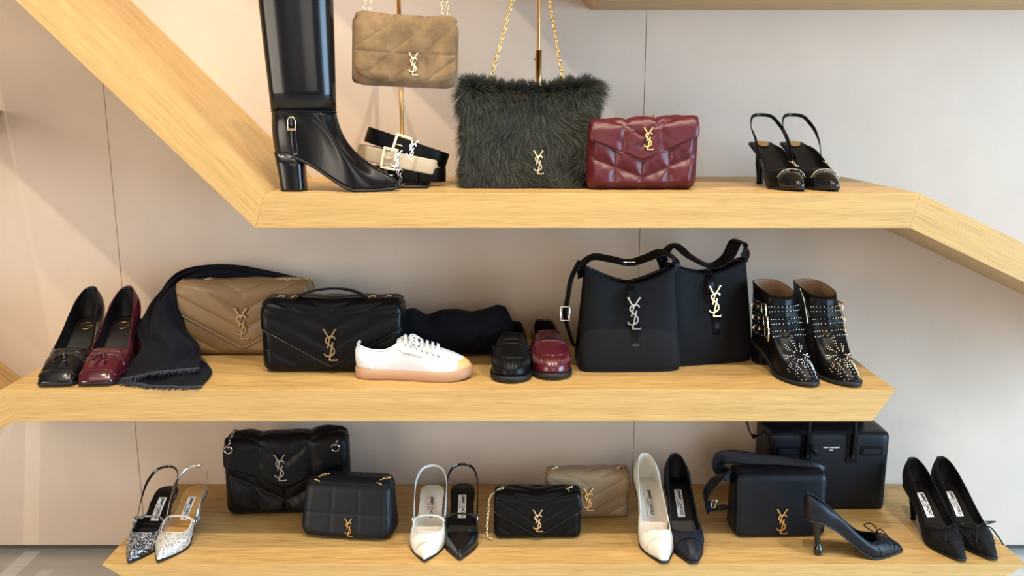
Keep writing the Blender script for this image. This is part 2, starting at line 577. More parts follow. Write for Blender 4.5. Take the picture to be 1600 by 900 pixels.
# shelf above the picture: underside seen along the top edge
w0 = xz(at(924, 16, DEPTH))
t = thing('wall_shelf', 'oak shelf overhead at top right, seen from below', 'shelf', (1.0, 0.0, w0[1]))
up = np.array([-math.cos(math.radians(45)), math.sin(math.radians(45))])
j0 = w0+np.array([0.033, THICK])
board('shelf_board', [w0, w0+np.array([2.0, 0]), w0+np.array([2.0, THICK]), j0], t)
board('rising_arm', [w0, j0, j0+up*1.62, w0+up*1.62], t, ang=math.radians(45))
# tip of the neighbouring shelf at the left edge
w1 = xz(at(5, 173, DEPTH))
t = thing('wall_shelf', 'oak shelf tip entering at the far left edge', 'shelf', (w1[0]-0.4, 0.0, w1[1]-THICK))
board('shelf_board', [w1, w1-np.array([1.0, 0]), w1-np.array([1.0, THICK]), w1-np.array([0.06, THICK])], t)

# ------------------------------------------------------------------ shoes
OUT = {
 'point': [(0, 0), (.010, .013), (.045, .023), (.13, .028), (.30, .026), (.45, .029), (.60, .0365), (.68, .0385), (.78, .031), (.88, .0180), (.96, .0062), (.99, .0022), (1, 0)],
 'snip': [(0, 0), (.010, .013), (.045, .023), (.13, .028), (.30, .026), (.45, .029), (.60, .0365), (.68, .038), (.78, .0315), (.88, .0205), (.96, .0115), (.99, .0085), (1, .005), (1.001, 0)],
 'square': [(0, 0), (.010, .014), (.045, .025), (.13, .030), (.30, .028), (.45, .032), (.60, .039), (.70, .041), (.82, .039), (.92, .0365), (.97, .034), (.993, .029), (1, .020), (1.002, 0)],
 'round': [(0, 0), (.008, .016), (.045, .029), (.12, .034), (.30, .033), (.45, .037), (.58, .044), (.68, .0485), (.78, .049), (.87, .044), (.94, .034), (.98, .020), (.997, .008), (1, 0)],
 'almond': [(0, 0), (.010, .015), (.045, .027), (.13, .032), (.30, .031), (.45, .034), (.60, .041), (.69, .0425), (.80, .038), (.89, .029), (.95, .0205), (.985, .012), (.998, .005), (1, 0)],
}
def zprof(H, st=.004):
    return [(0, H+st), (.10, H*.985+st), (.2, H*.87+st), (.32, H*.66+st), (.45, H*.36+st), (.56, H*.13+st), (.65, H*.015+st), (.75, st), (.88, st+.001), (1, st+.005)]
class Last:
    def __init__(s, L, out, zk, top, sd=(0, .35, .0, .75), fr=(.05, .34, .45, .82), bl=(.55, .9), bulge=(.004, .002), bend=0.0, wk=1.0, absz=False):
        s.L = L; s.bend = bend
        o = np.array(OUT[out], float); o[:, 0] *= L; o[:, 1] *= wk
        s.ok, s.o = chord(o), o
        z = np.array(zk, float); s.zk, s.zv = z[:, 0]*L, z[:, 1]
        tp = np.array(top, float)
        s.tk = tp[:, 0]
        P = tp[:, 1:].copy(); P[:, 0] *= L; P[:, 1] *= wk
        if not absz:
            P[:, 2] += s.zb(P[:, 0])
        s.tp = P
        s.sd, s.fr, s.bl, s.bulge = np.array(sd), np.array(fr), bl, bulge
    def zb(s, x):
        return herm(s.zk, s.zv, np.clip(x, 0, s.L*1.002))
    def side(s, phi):
        phi = np.mod(np.asarray(phi, float), 2.0)
        return np.where(phi <= 1, 1.0, -1.0), np.where(phi <= 1, phi, 2-phi)
    def feather(s, phi, out=0.0):
        sg, t = s.side(phi)
        p = herm(s.ok, s.o, t); e = 2e-3
        d = herm(s.ok, s.o, np.clip(t+e, 0, 1))-herm(s.ok, s.o, np.clip(t-e, 0, 1))
        n = unit(np.stack([-d[..., 1], d[..., 0]], -1))
        p = p+n*out
        y = np.maximum(p[..., 1], 0)*sg+s.bend*(p[..., 0]/s.L)**2
        n3 = np.stack([n[..., 0], n[..., 1]*sg, np.zeros_like(y)], -1)
        return np.stack([p[..., 0], y, s.zb(p[..., 0])], -1), n3
    def S(s, phi, r, off=0.0):
        phi, r = np.broadcast_arrays(np.asarray(phi, float), np.asarray(r, float))
        sg, t = s.side(phi)
        Fp, n3 = s.feather(phi)
        T = herm(s.tk, s.tp, t)
        T = np.stack([T[..., 0], np.maximum(T[..., 1], 0)*sg+s.bend*(T[..., 0]/s.L)**2, T[..., 2]], -1)
        b = np.clip((t-s.bl[0])/(s.bl[1]-s.bl[0]), 0, 1); b = (b*b*(3-2*b))[..., None]
        k = s.sd*(1-b)+s.fr*b
        D = T-Fp
        def cp(kx, mz):
            return Fp+D*np.stack([kx, kx, mz], -1)
        P1, P2 = cp(k[..., 0], k[..., 1]), cp(k[..., 2], k[..., 3])
        r_ = r[..., None]
        Q = Fp*(1-r_)**3+3*P1*r_*(1-r_)**2+3*P2*r_**2*(1-r_)+T*r_**3
        bu = s.bulge[0]*(1-b)+s.bulge[1]*b
        hgt = np.clip(np.linalg.norm(D, axis=-1, keepdims=True)/.02, 0, 1)
        Q = Q+n3*bu*np.sin(PI*r_)*hgt
        if off:
            Q = Q+off*s.N(phi, r)
        return Q
    def N(s, phi, r):
        e = 4e-3
        dp = s.S(phi+e, r)-s.S(phi-e, r)
        r = np.clip(r, e, 1-e)
        dr = s.S(phi, r+e)-s.S(phi, r-e)
        return unit(np.cross(dr, dp))
    def upper(s, name, mats, parent, n=64, K=14, solid=.0022, **kw):
        tt = np.linspace(0, 1, n//2+1)
        phi = np.concatenate([tt, 2-tt[-2:0:-1]])
        r = np.linspace(0, 1, K)
        P = s.S(phi[:, None], r[None, :])
        return grid(name, P, mats, parent, ci=True, solid=solid, inner=1 if not isinstance(mats, str) else 0, flip=True, **kw)
    def strip(s, name, mats, parent, t0, t1, lift, inset, n=30, m=7, **kw):
        tt = np.linspace(t0, t1, n)
        a, _ = s.feather(tt, -inset); b, _ = s.feather(2-tt, -inset)
        k = np.linspace(0, 1, m)[None, :, None]
        P = a[:, None]*(1-k)+b[:, None]*k
        P[..., 2] += lift-.0012*np.sin(PI*k[..., 0])
        return grid(name, P, mats, parent, flip=True, **kw)
    def sole(s, name, mats, parent, th=.004, welt=.0015, lift=.001, n=72):
        phi = np.linspace(0, 2, n, endpoint=False)
        p, _ = s.feather(phi, welt)
        a = p.copy(); a[:, 2] += lift
        b = p.copy(); b[:, 2] += lift-(th+lift)*.85
        q, _ = s.feather(phi, welt-.001)
        c = q.copy(); c[:, 2] -= th
        q2, _ = s.feather(phi, -.004)
        a0 = q2.copy(); a0[:, 2] += lift
        c0 = q2.copy(); c0[:, 2] -= th
        P = np.stack([a0, a, b, c, c0], 1)
        v = P.reshape(-1, 3); f = gridf(n, 5, True, False)
        h = n//2
        for i in range(h):
            i2, j, j2 = i+1, (n-i) % n, (n-i-1) % n
            if len({i, i2, j, j2}) == 4:
                f.append((i*5+4, i2*5+4, j2*5+4, j*5+4))
            else:
                q_ = list(dict.fromkeys([i*5+4, i2*5+4, j2*5+4, j*5+4]))
                if len(q_) == 3:
                    f.append(tuple(q_))
        return mesh(name, v, [x[::-1] for x in f], mats, parent)
    def iso(s, phi, ax, val, lo=0.0, hi=1.0):
        """r at which the upper crosses a given x (ax=0) or z (ax=2)"""
        r = np.linspace(lo, hi, 120)
        out = []
        for ph, va in zip(np.atleast_1d(phi), np.broadcast_to(val, np.shape(np.atleast_1d(phi)))):
            c = s.S(np.full(r.shape, ph), r)[:, ax]
            if ax == 0:
                c = -c
                va = -va
            c = np.maximum.accumulate(c+np.arange(120)*1e-9)
            out.append(np.interp(va, c, r))
        return np.array(out)
    def patch(s, name, mats, parent, phi, r0, r1, off=.001, K=6, solid=.001, **kw):
        phi = np.asarray(phi, float)
        r0 = np.broadcast_to(r0, phi.shape); r1 = np.broadcast_to(r1, phi.shape)
        k = np.linspace(0, 1, K)[None]
        R = r0[:, None]*(1-k)+r1[:, None]*k
        P = s.S(phi[:, None], R, off)
        return grid(name, P, mats, parent, solid=solid, offset=1.0, **kw)
    def line(s, name, mats, parent, phi, r, rad=.0008, off=.0006, closed=False):
        return tube(name, s.S(np.asarray(phi, float), np.asarray(r, float), off), rad, mats, parent, closed=closed)
    def rim(s, name, mats, parent, rad=.0013, n=72):
        phi = np.linspace(0, 2, n, endpoint=False)
        return tube(name, s.S(phi, np.full(n, .995)), rad, mats, parent, closed=True)

def sewn_label(last, parent, x0, x1, w, lift=.0045, y=0.0, ink='ink', back='label_white', text=True):
    """white insole label with the maker's lettering running from heel to toe"""
    n = 8
    xs = np.linspace(x0, x1, n)
    P = np.array([[(x, y+w*s_/2+last.bend*(x/last.L)**2, float(last.zb(x))+lift) for s_ in (-1, 1)] for x in xs])
    lb = grid('insole_label', P, back, parent, smooth=False, solid=.0004, offset=1.0, flip=True)
    lb['label'] = 'sewn insole label with lettering'
    if text:
        tv, tf = text_data('JIMMY CHOO', .0092*(x1-x0)/.062, .00025)
        uv, uf = text_data('LONDON', .0052*(x1-x0)/.062, .0001)
        v, f = join([(tv*[1, 1.25, 1]+[0, w*.10, 0], tf), (uv+[0, -w*.30, 0], uf)])
        xm = (x0+x1)/2
        X = xm+v[:, 0]
        Z = np.array([float(last.zb(a)) for a in X])+lift+.0007
        mesh('lettering', np.stack([X, y+v[:, 1]+last.bend*(X/last.L)**2, Z], 1), f, ink, lb, smooth=False)
    return lb
def shoe_place(toe_uv, heel_uv, z, L):
    """base position and heading from two points standing on the shelf"""
    a, b = on(*toe_uv, z), on(*heel_uv, z)
    d = a-b
    yaw = math.atan2(d.y, d.x)
    return (a.x-math.cos(yaw)*L, a.y-math.sin(yaw)*L, z), yaw
SC = 1.22
def toe_at(u, v, z, yaw_deg, L):
    """yaw 0 = toe straight to the front; positive turns the toe to the right"""
    a = on(u, v, z)
    yaw = -PI/2+math.radians(yaw_deg)
    return (a.x-math.cos(yaw)*L, a.y-math.sin(yaw)*L, z), yaw

PUMP = [(0, -.008, 0, .060), (.08, .006, .0100, .058), (.2, .095, .0195, .048), (.35, .28, .0260, .037), (.5, .47, .0305, .034), (.65, .60, .0325, .033), (.78, .675, .0275, .037), (.9, .715, .0155, .041), (1, .725, 0, .042)]
def tuck(o, la, st=.004):
    for v in o.data.vertices:
        v.co.z = min(v.co.z, float(la.zb(max(v.co.x, 0)))-st*.4)
    o.data.update()
    return o
def slim_heel(parent, mat, H, x=.03, r0=.019, r1=.0045, lean=.012, st=.004, p=2.2, flare=0.0):
    return loft('heel', [(H+st-.0015, x+.008, 0, r0*1.15, r0*1.02), (H*.9, x+.004, 0, r0*.86, r0*.78), (H*.75, x, 0, r0*.5, r0*.5), (H*.5, x+lean*.35, 0, r1*1.5, r1*1.45), (H*.2, x+lean*.75, 0, r1, r1), (.004, x+lean, 0, r1+flare, r1+flare), (0, x+lean, 0, r1+flare, r1+flare)], mat, parent, n=18, p=p)
def block_heel(parent, mat, H, x=.034, st=.004, hx=.030, hy=.029, bx=.026, by=.026, dx=.004):
    return loft('heel', [(H+st-.001, x, 0, hx, hy, 3.2), (H*.7, x+dx*.4, 0, hx*.93, hy*.95, 3.4), (H*.3, x+dx*.8, 0, bx, by, 3.6), (.005, x+dx, 0, bx, by, 3.6), (0, x+dx, 0, bx, by, 3.6)], mat, parent, n=28)

# ---- tall black boot, seen from the side
def tall_boot():
    L, H = .290, .084
    p0, yaw = on(436, 300, Z_TOP), math.radians(-2)
    p0 = at(434, 300, p0.y+.035); p0 = (p0.x, p0.y, Z_TOP)
    t = thing('tall_boot', 'tall glossy black leather knee boot with block heel and gold buckle', 'boot', p0, yaw)
    top = [(0, -.012, 0, .185), (.12, .02, .030, .186), (.3, .12, .041, .187), (.5, .26, .041, .187), (.7, .40, .036, .187), (.88, .488, .018, .188), (1, .505, 0, .188)]
    la = Last(L, 'snip', zprof(H, .006), top, sd=(0, .35, 0, .7), fr=(.10, .26, .90, .25), bl=(.45, .92), bulge=(.004, .001), absz=True)
    foot = la.upper('boot_foot', ['black_polished', 'black_lining'], t, n=88, K=26)
    zs = [.187, .23, .28, .34, .40, .46, .50]
    a = np.concatenate([np.linspace(0, 1, 33), 2-np.linspace(0, 1, 33)[-2:0:-1]])
    base = la.S(a, np.ones_like(a))
    P = []
    for i, z in enumerate(zs):
        k = (z-.187)/.32
        cx = base[:, 0].mean()
        q = base.copy()
        x1 = base[:, 0].max()
        q[:, 0] = x1-(x1-q[:, 0])*(1+.15*k)+.004*k
        q[:, 1] *= 1+.30*math.sin(min(1, k)*PI/2)
        q[:, 2] = z
        P.append(q*np.array([1, 1, 1]))
    P = np.array(P).transpose(1, 0, 2)
    n = unit(P-P.mean(axis=0, keepdims=True)); n[..., 2] = 0
    grid('boot_shaft', P+n*.0012, ['black_polished', 'black_lining'], t, ci=True, flip=True, solid=.003, inner=1)
    ph = np.linspace(0, 2, 60, endpoint=False)
    tube('ankle_seam', la.S(ph, np.full(60, .985), .0012), .0012, 'black_leather', t, closed=True)
    la.sole('sole', 'black_rubber', t, th=.006, welt=.0022)
    tuck(block_heel(t, 'black_polished', H, x=.034, st=.006, hx=.034, hy=.031, bx=.029, by=.029, dx=.006), la)
    # side strap and small buckle on the near side (phi>1 faces the viewer)
    def surf_x(x, z):
        ph = np.linspace(1.25, 1.9, 131)
        rr = la.iso(ph, 2, z)
        q = la.S(ph, rr)
        k = int(np.argmin(np.abs(q[:, 0]-x)))
        return la.S(np.array(ph[k]), np.array(rr[k]), .0012)
    bx_ = .052
    ribbon('side_strap', path([surf_x(bx_+.002, z) for z in (.086, .10, .12, .14, .16, .182)], 14), .013, .0022, (0, -1, .1), 'black_polished', t)
    c = surf_x(bx_, .158)+np.array([0, -.003, 0])
    b = np.array(c)
    pts = [(b[0]-.009, b[1], b[2]-.014), (b[0]-.009, b[1], b[2]+.006), (b[0]-.005, b[1], b[2]+.013), (b[0]+.005, b[1], b[2]+.013), (b[0]+.009, b[1], b[2]+.006), (b[0]+.009, b[1], b[2]-.014)]
    bk = tube('buckle', pts, .0016, 'pale_gold', t, closed=True)
    v, f = boxd((b[0], b[1]-.0006, b[2]-.0145), (.021, .003, .005)); mesh('buckle_bar', v, f, 'pale_gold', bk, smooth=False)
    v, f = boxd((b[0], b[1]-.001, b[2]+.004), (.003, .003, .019)); mesh('prong', v, f, 'silver', bk, smooth=False)
    v, f = boxd((b[0], b[1]+.0008, b[2]), (.014, .002, .024)); mesh('buckle_tab', v, f, 'black_leather', bk, smooth=False)
tall_boot()

# ---- square-toe tassel pumps
def tassel_pump(label, toe, yawd, mat, trim, group):
    L, H = .232, .082
    loc, yaw = toe_at(*toe, Z_MID, yawd, L*SC)
    t = thing('tassel_pump', label, 'shoe', loc, yaw, group)
    t.scale = (SC,)*3
    top = [(0, -.016, 0, .072), (.08, .000, .0095, .069), (.2, .085, .0190, .057), (.35, .25, .0270, .044), (.5, .43, .0325, .040), (.63, .55, .036, .041), (.76, .625, .0305, .047), (.9, .65, .020, .052), (1, .652, 0, .053)]
    la = Last(L, 'square', zprof(H), top, wk=.98, fr=(.03, .22, .42, .70), bl=(.55, .85))
    la.upper('upper', [mat, 'black_lining'], t, n=76, K=16)
    la.rim('topline_binding', trim, t)
    la.strip('insole', 'black_lining', t, .02, .98, .003, .001)
    la.sole('sole', 'black_rubber', t)
    tuck(block_heel(t, mat, H, x=.028, hx=.029, hy=.028, bx=.021, by=.025, dx=-.004), la)
    # raised band and tongue over the vamp
    ph = np.linspace(.70, 1.30, 25)
    la.patch('vamp_band', trim, t, ph, la.iso(ph, 0, .755*L), la.iso(ph, 0, .705*L), off=.0012, solid=.0016)
    ph = np.linspace(.80, 1.20, 15)
    tg = la.patch('tongue', mat, t, ph, la.iso(ph, 0, .705*L), 1.0, off=.0015, solid=.0016)
    # apron ridge running round the square toe
    ph = np.concatenate([np.linspace(.66, .86, 9), np.linspace(.88, 1.12, 13), np.linspace(1.14, 1.34, 9)])
    rr = la.iso(ph, 0, .925*L)
    rr = np.clip(rr, .24, .55)
    la.line('apron_ridge', trim, t, ph, rr, .0016, .0004)
    c = la.S(np.array(1.0), la.iso([1.0], 0, .76*L)[0], .004)
    kn = tube('tassel_knot', [c+[0, -.007, .0005], c+[.001, 0, .003], c+[0, .007, .0005]], [.003, .0036, .003], trim, t)
    for s_ in (-1, 1):
        a = c+np.array([.004, .003*s_, 0])
        tube('tassel', path([a, a+[.008, .004*s_, -.0005], a+[.02, .0085*s_, -.005]], 7), [.0017, .0020, .0031, .0034, .0036, .0039, .0038], trim, kn)
    em = []
    xm = .20*L
    cc = np.array([xm, 0, float(la.zb(xm))+.0048])
    ring('maker_oval', cc, .014, .0006, (math.sin(.3), 0, 1), 'gold', t)
    tv, tf = text_data('Saint Laurent', .0048, .0001)
    X = cc[0]+tv[:, 1]*0+tv[:, 0]*0
    mesh('maker_lettering', np.stack([cc[0]-tv[:, 1], cc[1]+tv[:, 0], np.array([float(la.zb(q)) for q in cc[0]-tv[:, 1]])+.0052], 1), tf, 'gold', t, smooth=False)
tassel_pump('black leather square-toe tassel pump on the middle shelf', (85, 606), 5, 'black_polished', 'black_patent', 'tassel pumps')
tassel_pump('burgundy leather square-toe tassel pump beside the dark scarf', (148, 605), 5, 'burgundy_patent', 'burgundy_patent', 'tassel pumps')

# ---- slingbacks
SLING = [(0, .0, 0, .003), (.10, .035, .0215, .003), (.25, .20, .0275, .003), (.38, .36, .0275, .004), (.45, .44, .030, .012), (.52, .50, .033, .027), (.60, .555, .034, .029), (.70, .615, .0335, .028), (.82, .672, .0255, .031), (.92, .70, .0145, .034), (1, .705, 0, .035)]
def sling_strap(la, t, mat, top, w=.006, x0=.47, y0=.034, name='sling_strap', metal=None):
    z0 = float(la.zb(x0*la.L))+.018
    pts = [(x0*la.L, y0, z0), (.33*la.L, y0+.001, z0+(top[2]-z0)*.42), (.16*la.L, y0-.002, z0+(top[2]-z0)*.80), (top[0]+.010, y0*.62, top[2]-.003), (top[0], 0, top[2]), (top[0]+.010, -y0*.62, top[2]-.003), (.16*la.L, -y0+.002, z0+(top[2]-z0)*.80), (.33*la.L, -y0-.001, z0+(top[2]-z0)*.42), (x0*la.L, -y0, z0)]
    P = path(pts, 44)
    P[:, 1] += la.bend*(P[:, 0]/la.L)**2
    cen = np.array([.3*la.L, 0, 0]); ref = P-cen; ref[:, 2] = 0
    return ribbon(name, P, w, .0016, ref, mat, t)
def sling_shoe(name, label, toe, yawd, upper, lining, insole, strap_mat, H=.066, L=.224, out='point', buckle='silver', side=1, cap=None, labeltext=True, heelmat=None, group='', binding=None, top_z=.122, label_back='label_white', wk=.94):
    loc, yaw = toe_at(*toe, Z_LOW, yawd, L*SC)
    t = thing(name, label, 'shoe', loc, yaw, group)
    t.scale = (SC,)*3
    la = Last(L, out, zprof(H, .0035), SLING, fr=(.05, .30, .50, .86), bl=(.55, .92), bulge=(.003, .001), wk=wk)
    la.upper('upper', [upper, lining], t, n=80, K=14, solid=.0018)
    la.strip('insole', insole, t, .01, .97, .0035, .0004)
    la.sole('sole', 'black_rubber', t, th=.0035, welt=.0012)
    tuck(slim_heel(t, heelmat or upper, H, x=.022, r0=.019, r1=.0055, lean=.006, st=.0035), la)
    ph = np.linspace(.44, 1.56, 50)
    tube('topline_binding', la.S(ph, np.full(50, .99)), .0014, binding or strap_mat, t)
    sling_strap(la, t, strap_mat, (.004, 0, top_z))
    # instep strap with buckle
    x = .515*L
    z0 = float(la.zb(x))+.024
    P = path([(x, .0345, z0), (x+.002, .024, z0+.010), (x+.004, 0, z0+.015), (x+.002, -.024, z0+.010), (x, -.0345, z0)], 21)
    ref = P-np.array([x, 0, z0-.02])
    sp = ribbon('instep_strap', P, .0065, .0016, ref, binding or strap_mat, t)
    bp = P[2] if side < 0 else P[-3]
    bp = np.array([x, side*.0355, z0+.002])
    tube('buckle', [bp+[-.0055, side*.001, -.007], bp+[.0055, side*.001, -.007], bp+[.0055, -side*.001, .007], bp+[-.0055, -side*.001, .007]], .0011, buckle, sp, closed=True)
    if cap:
        ph = np.linspace(.80, 1.20, 25)
        la.patch('toe_cap', cap, t, ph, .02, la.iso(ph, 0, .835*L)*.98, off=.0004, solid=.0006)
    sewn_label(la, t, .20*L, .43*L, .0175, y=.001*0, text=labeltext, back=label_back)
    return t, la
G1 = 'pointed slingback shoes'
sling_shoe('slingback_shoe', 'pointed slingback flat covered in black and silver glitter', (201, 883), -2, 'black_glitter', 'black_lining', 'black_lining', 'black_patent', buckle='gunmetal', side=-1, group=G1, binding='black_glitter', wk=.86)
sling_shoe('slingback_shoe', 'pointed slingback covered in silver-white glitter with cream trim', (246, 882), -4, 'silver_glitter', 'silver_foil', 'tan_insole', 'silver_foil', buckle='silver', side=1, group=G1, binding='cream_leather', wk=.88)
sling_shoe('slingback_shoe', 'white patent pointed slingback with instep strap', (663, 881), 0, 'white_patent', 'ivory_lining', 'ivory_lining', 'white_leather', buckle='silver', side=-1, cap='white_patent', group=G1, label_back='ivory_lining')
sling_shoe('slingback_shoe', 'black patent pointed slingback with instep strap', (718, 878), 1, 'black_patent', 'black_lining', 'black_lining', 'black_patent', buckle='silver', side=1, group=G1)

def top_slingback(label, toe, yawd):
    L, H = .222, .084
    loc, yaw = toe_at(*toe, Z_TOP, yawd, L*1.16)
    t = thing('slingback_heel', label, 'shoe', loc, yaw, 'black slingback heels')
    t.scale = (1.16,)*3
    top = [(0, .0, 0, .003), (.10, .035, .0215, .003), (.22, .18, .0275, .006), (.34, .32, .029, .020), (.44, .43, .031, .030), (.54, .52, .035, .032), (.65, .60, .0365, .032), (.78, .68, .033, .035), (.9, .72, .018, .039), (1, .725, 0, .040)]
    la = Last(L, 'snip', zprof(H), top, wk=.93)
    la.upper('upper', ['black_leather', 'black_lining'], t, n=76, K=14)
    la.strip('insole', 'black_lining', t, .01, .97, .0035, .0004)
    xs = np.linspace(0, 2*PI, 25)[:-1]
    c = .115*L
    mesh('heel_pad', np.array([(c, 0, float(la.zb(c))+.0052)]+[(c+.017*math.cos(a), .0155*math.sin(a), float(la.zb(c+.017*math.cos(a)))+.005) for a in xs]), [(0, i+1, (i+1) % 24+1) for i in range(24)], 'tan_insole', t)
    la.sole('sole', 'black_rubber', t)
    tuck(slim_heel(t, 'black_leather', H, x=.024, r0=.020, r1=.007, lean=.004), la)
    ph = np.linspace(.80, 1.20, 25)
    la.patch('toe_cap', 'black_patent', t, ph, .02, la.iso(ph, 0, .79*L), off=.0006, solid=.001)
    la.line('toe_cap_piping', 'pale_gold', t, ph, la.iso(ph, 0, .785*L), .0007, .002)
    p = la.S(np.array(1.0), la.iso([1.0], 0, .765*L)[0], .003)
    m = emblem(t, .026, p+[-.002, .013, .002], 'pale_gold', rx=-PI/2+.35, rz=PI/2)
    sling_strap(la, t, 'black_leather', (.010, 0, .150), w=.0075, x0=.42, y0=.034)
top_slingback('black leather slingback heel nearest the burgundy bag', (1252, 300), 9)
top_slingback('black leather slingback heel standing at the right end of the top shelf', (1306, 300), 9)

# ---- pumps of the lowest shelf
def court_pump(name, label, toe, yawd, mat, lining, insole, out='snip', H=.078, L=.226, cap=True, lab=True, group=None, heel='slim', lift_top=0.0, laces=False, gather=False, back='label_white', heelmat=None, sc=SC, wk=.92):
    loc, yaw = toe_at(*toe, Z_LOW, yawd, L*sc)
    t = thing(name, label, 'shoe', loc, yaw, group)
    t.scale = (sc,)*3
    top = [(a, b, c, d+lift_top*(1-a)) for a, b, c, d in PUMP]
    la = Last(L, out, zprof(H), top, wk=wk)
    la.upper('upper', [mat, lining], t, n=76, K=16)
    la.rim('topline_binding', mat, t)
    la.strip('insole', insole, t, .02, .97, .003, .001)
    la.sole('sole', 'black_rubber', t)
    if heel == 'slim':
        tuck(slim_heel(t, heelmat or mat, H, x=.022, r0=.020, r1=.006, lean=.008), la)
    elif heel == 'ball':
        tuck(slim_heel(t, 'black_polished', H, x=.030, r0=.018, r1=.0048, lean=.008), la)
        loft('heel_ball', [(0, .038, 0, .005, .005), (.003, .038, 0, .0085, .0085), (.010, .038, 0, .0112, .0112), (.018, .038, 0, .0098, .0098), (.026, .038, 0, .0060, .0060), (.034, .0375, 0, .0048, .0048)], 'black_patent', t, n=18)
    if cap:
        ph = np.linspace(.76, 1.24, 31)
        for x0 in (.80, .845):
            la.line('cap_pleat', mat, t, ph, la.iso(ph, 0, x0*L), .0010, .0004)
        ph = np.linspace(.80, 1.20, 25)
        la.patch('toe_cap', mat, t, ph, .02, la.iso(ph, 0, .80*L), off=.0004, solid=.0008)
    if lab:
        sewn_label(la, t, .20*L, .43*L, .0160, back=back)
    if laces:
        ph = np.linspace(.70, 1.30, 31)
        la.patch('lace_panel', mat, t, ph, la.iso(ph, 0, .90*L), 1.0, off=.0006, solid=.0008)
        rows = [.885, .85, .815, .78, .75]
        pts = []
        ys = []
        for i, x in enumerate(rows):
            for sgn in (-1, 1):
                dphi = .10+.03*i
                ph1 = 1+sgn*dphi*.8
                ys.append(la.S(np.array(ph1), la.iso([ph1], 0, x*L)[0], .0022))
        segs = []
        for i in range(len(rows)-1):
            segs.append(tube_data(np.array([ys[2*i], (ys[2*i]+ys[2*i+3])/2+[0, 0, .002], ys[2*i+3]]), .0010))
            segs.append(tube_data(np.array([ys[2*i+1], (ys[2*i+1]+ys[2*i+2])/2+[0, 0, .003], ys[2*i+2]]), .0010))
        segs.append(tube_data(np.array([ys[0], ys[1]]), .0010))
        joined('laces', segs, 'black_leather', t)
        k = la.S(np.array(1.0), .985, .004)
        for s_ in (-1, 1):
            lp = path([k, k+[.004, .016*s_, .008], k+[-.002, .036*s_, .008], k+[-.012, .040*s_, .003], k+[-.012, .018*s_, .003], k], 22)
            tube('bow_loop', lp, .0015, 'black_leather', t)
            e = path([k, k+[.012, .014*s_, .004], k+[.030, .024*s_, -.010], k+[.042, .029*s_, -.022]], 12)
            tube('lace_end', e, .0015, 'black_leather', t)
        tube('bow_knot', [k+[0, -.003, .001], k+[0, .003, .001]], .0024, 'black_leather', t)
    return t, la
court_pump('court_pump', 'ivory satin pump with small square toe, between taupe bag and dark pump', (1038, 883), 3, 'ivory_satin', 'ivory_lining', 'ivory_lining', back='ivory_lining', group='square-toe satin pumps', L=.225, H=.088)
court_pump('court_pump', 'navy-black satin pump with small square toe beside the ivory one', (1084, 884), 1, 'navy_satin', 'black_lining', 'black_lining', group='square-toe satin pumps', L=.225, H=.088)
court_pump('lace_pump', 'black suede pump with laced bow, inner one of the right-hand pair', (1504, 880), 4, 'black_suede', 'black_lining', 'black_lining', out='snip', cap=False, laces=True, group='laced black pumps', L=.226, H=.074)
court_pump('lace_pump', 'black suede pump with laced bow, outermost at the right shelf end', (1553, 878), 4, 'black_suede', 'black_lining', 'black_lining', out='snip', cap=False, laces=True, group='laced black pumps', L=.226, H=.074)
def side_pump():
    t, la = court_pump('ball_heel_pump', 'black leather pump shown side-on with a ball-tipped stiletto heel', (1408, 862), 94, 'black_matte_leather', 'black_lining', 'black_lining', out='snip', cap=False, lab=False, laces=True, heel='ball', L=.243, H=.094, group=None, sc=1.08)
side_pump()

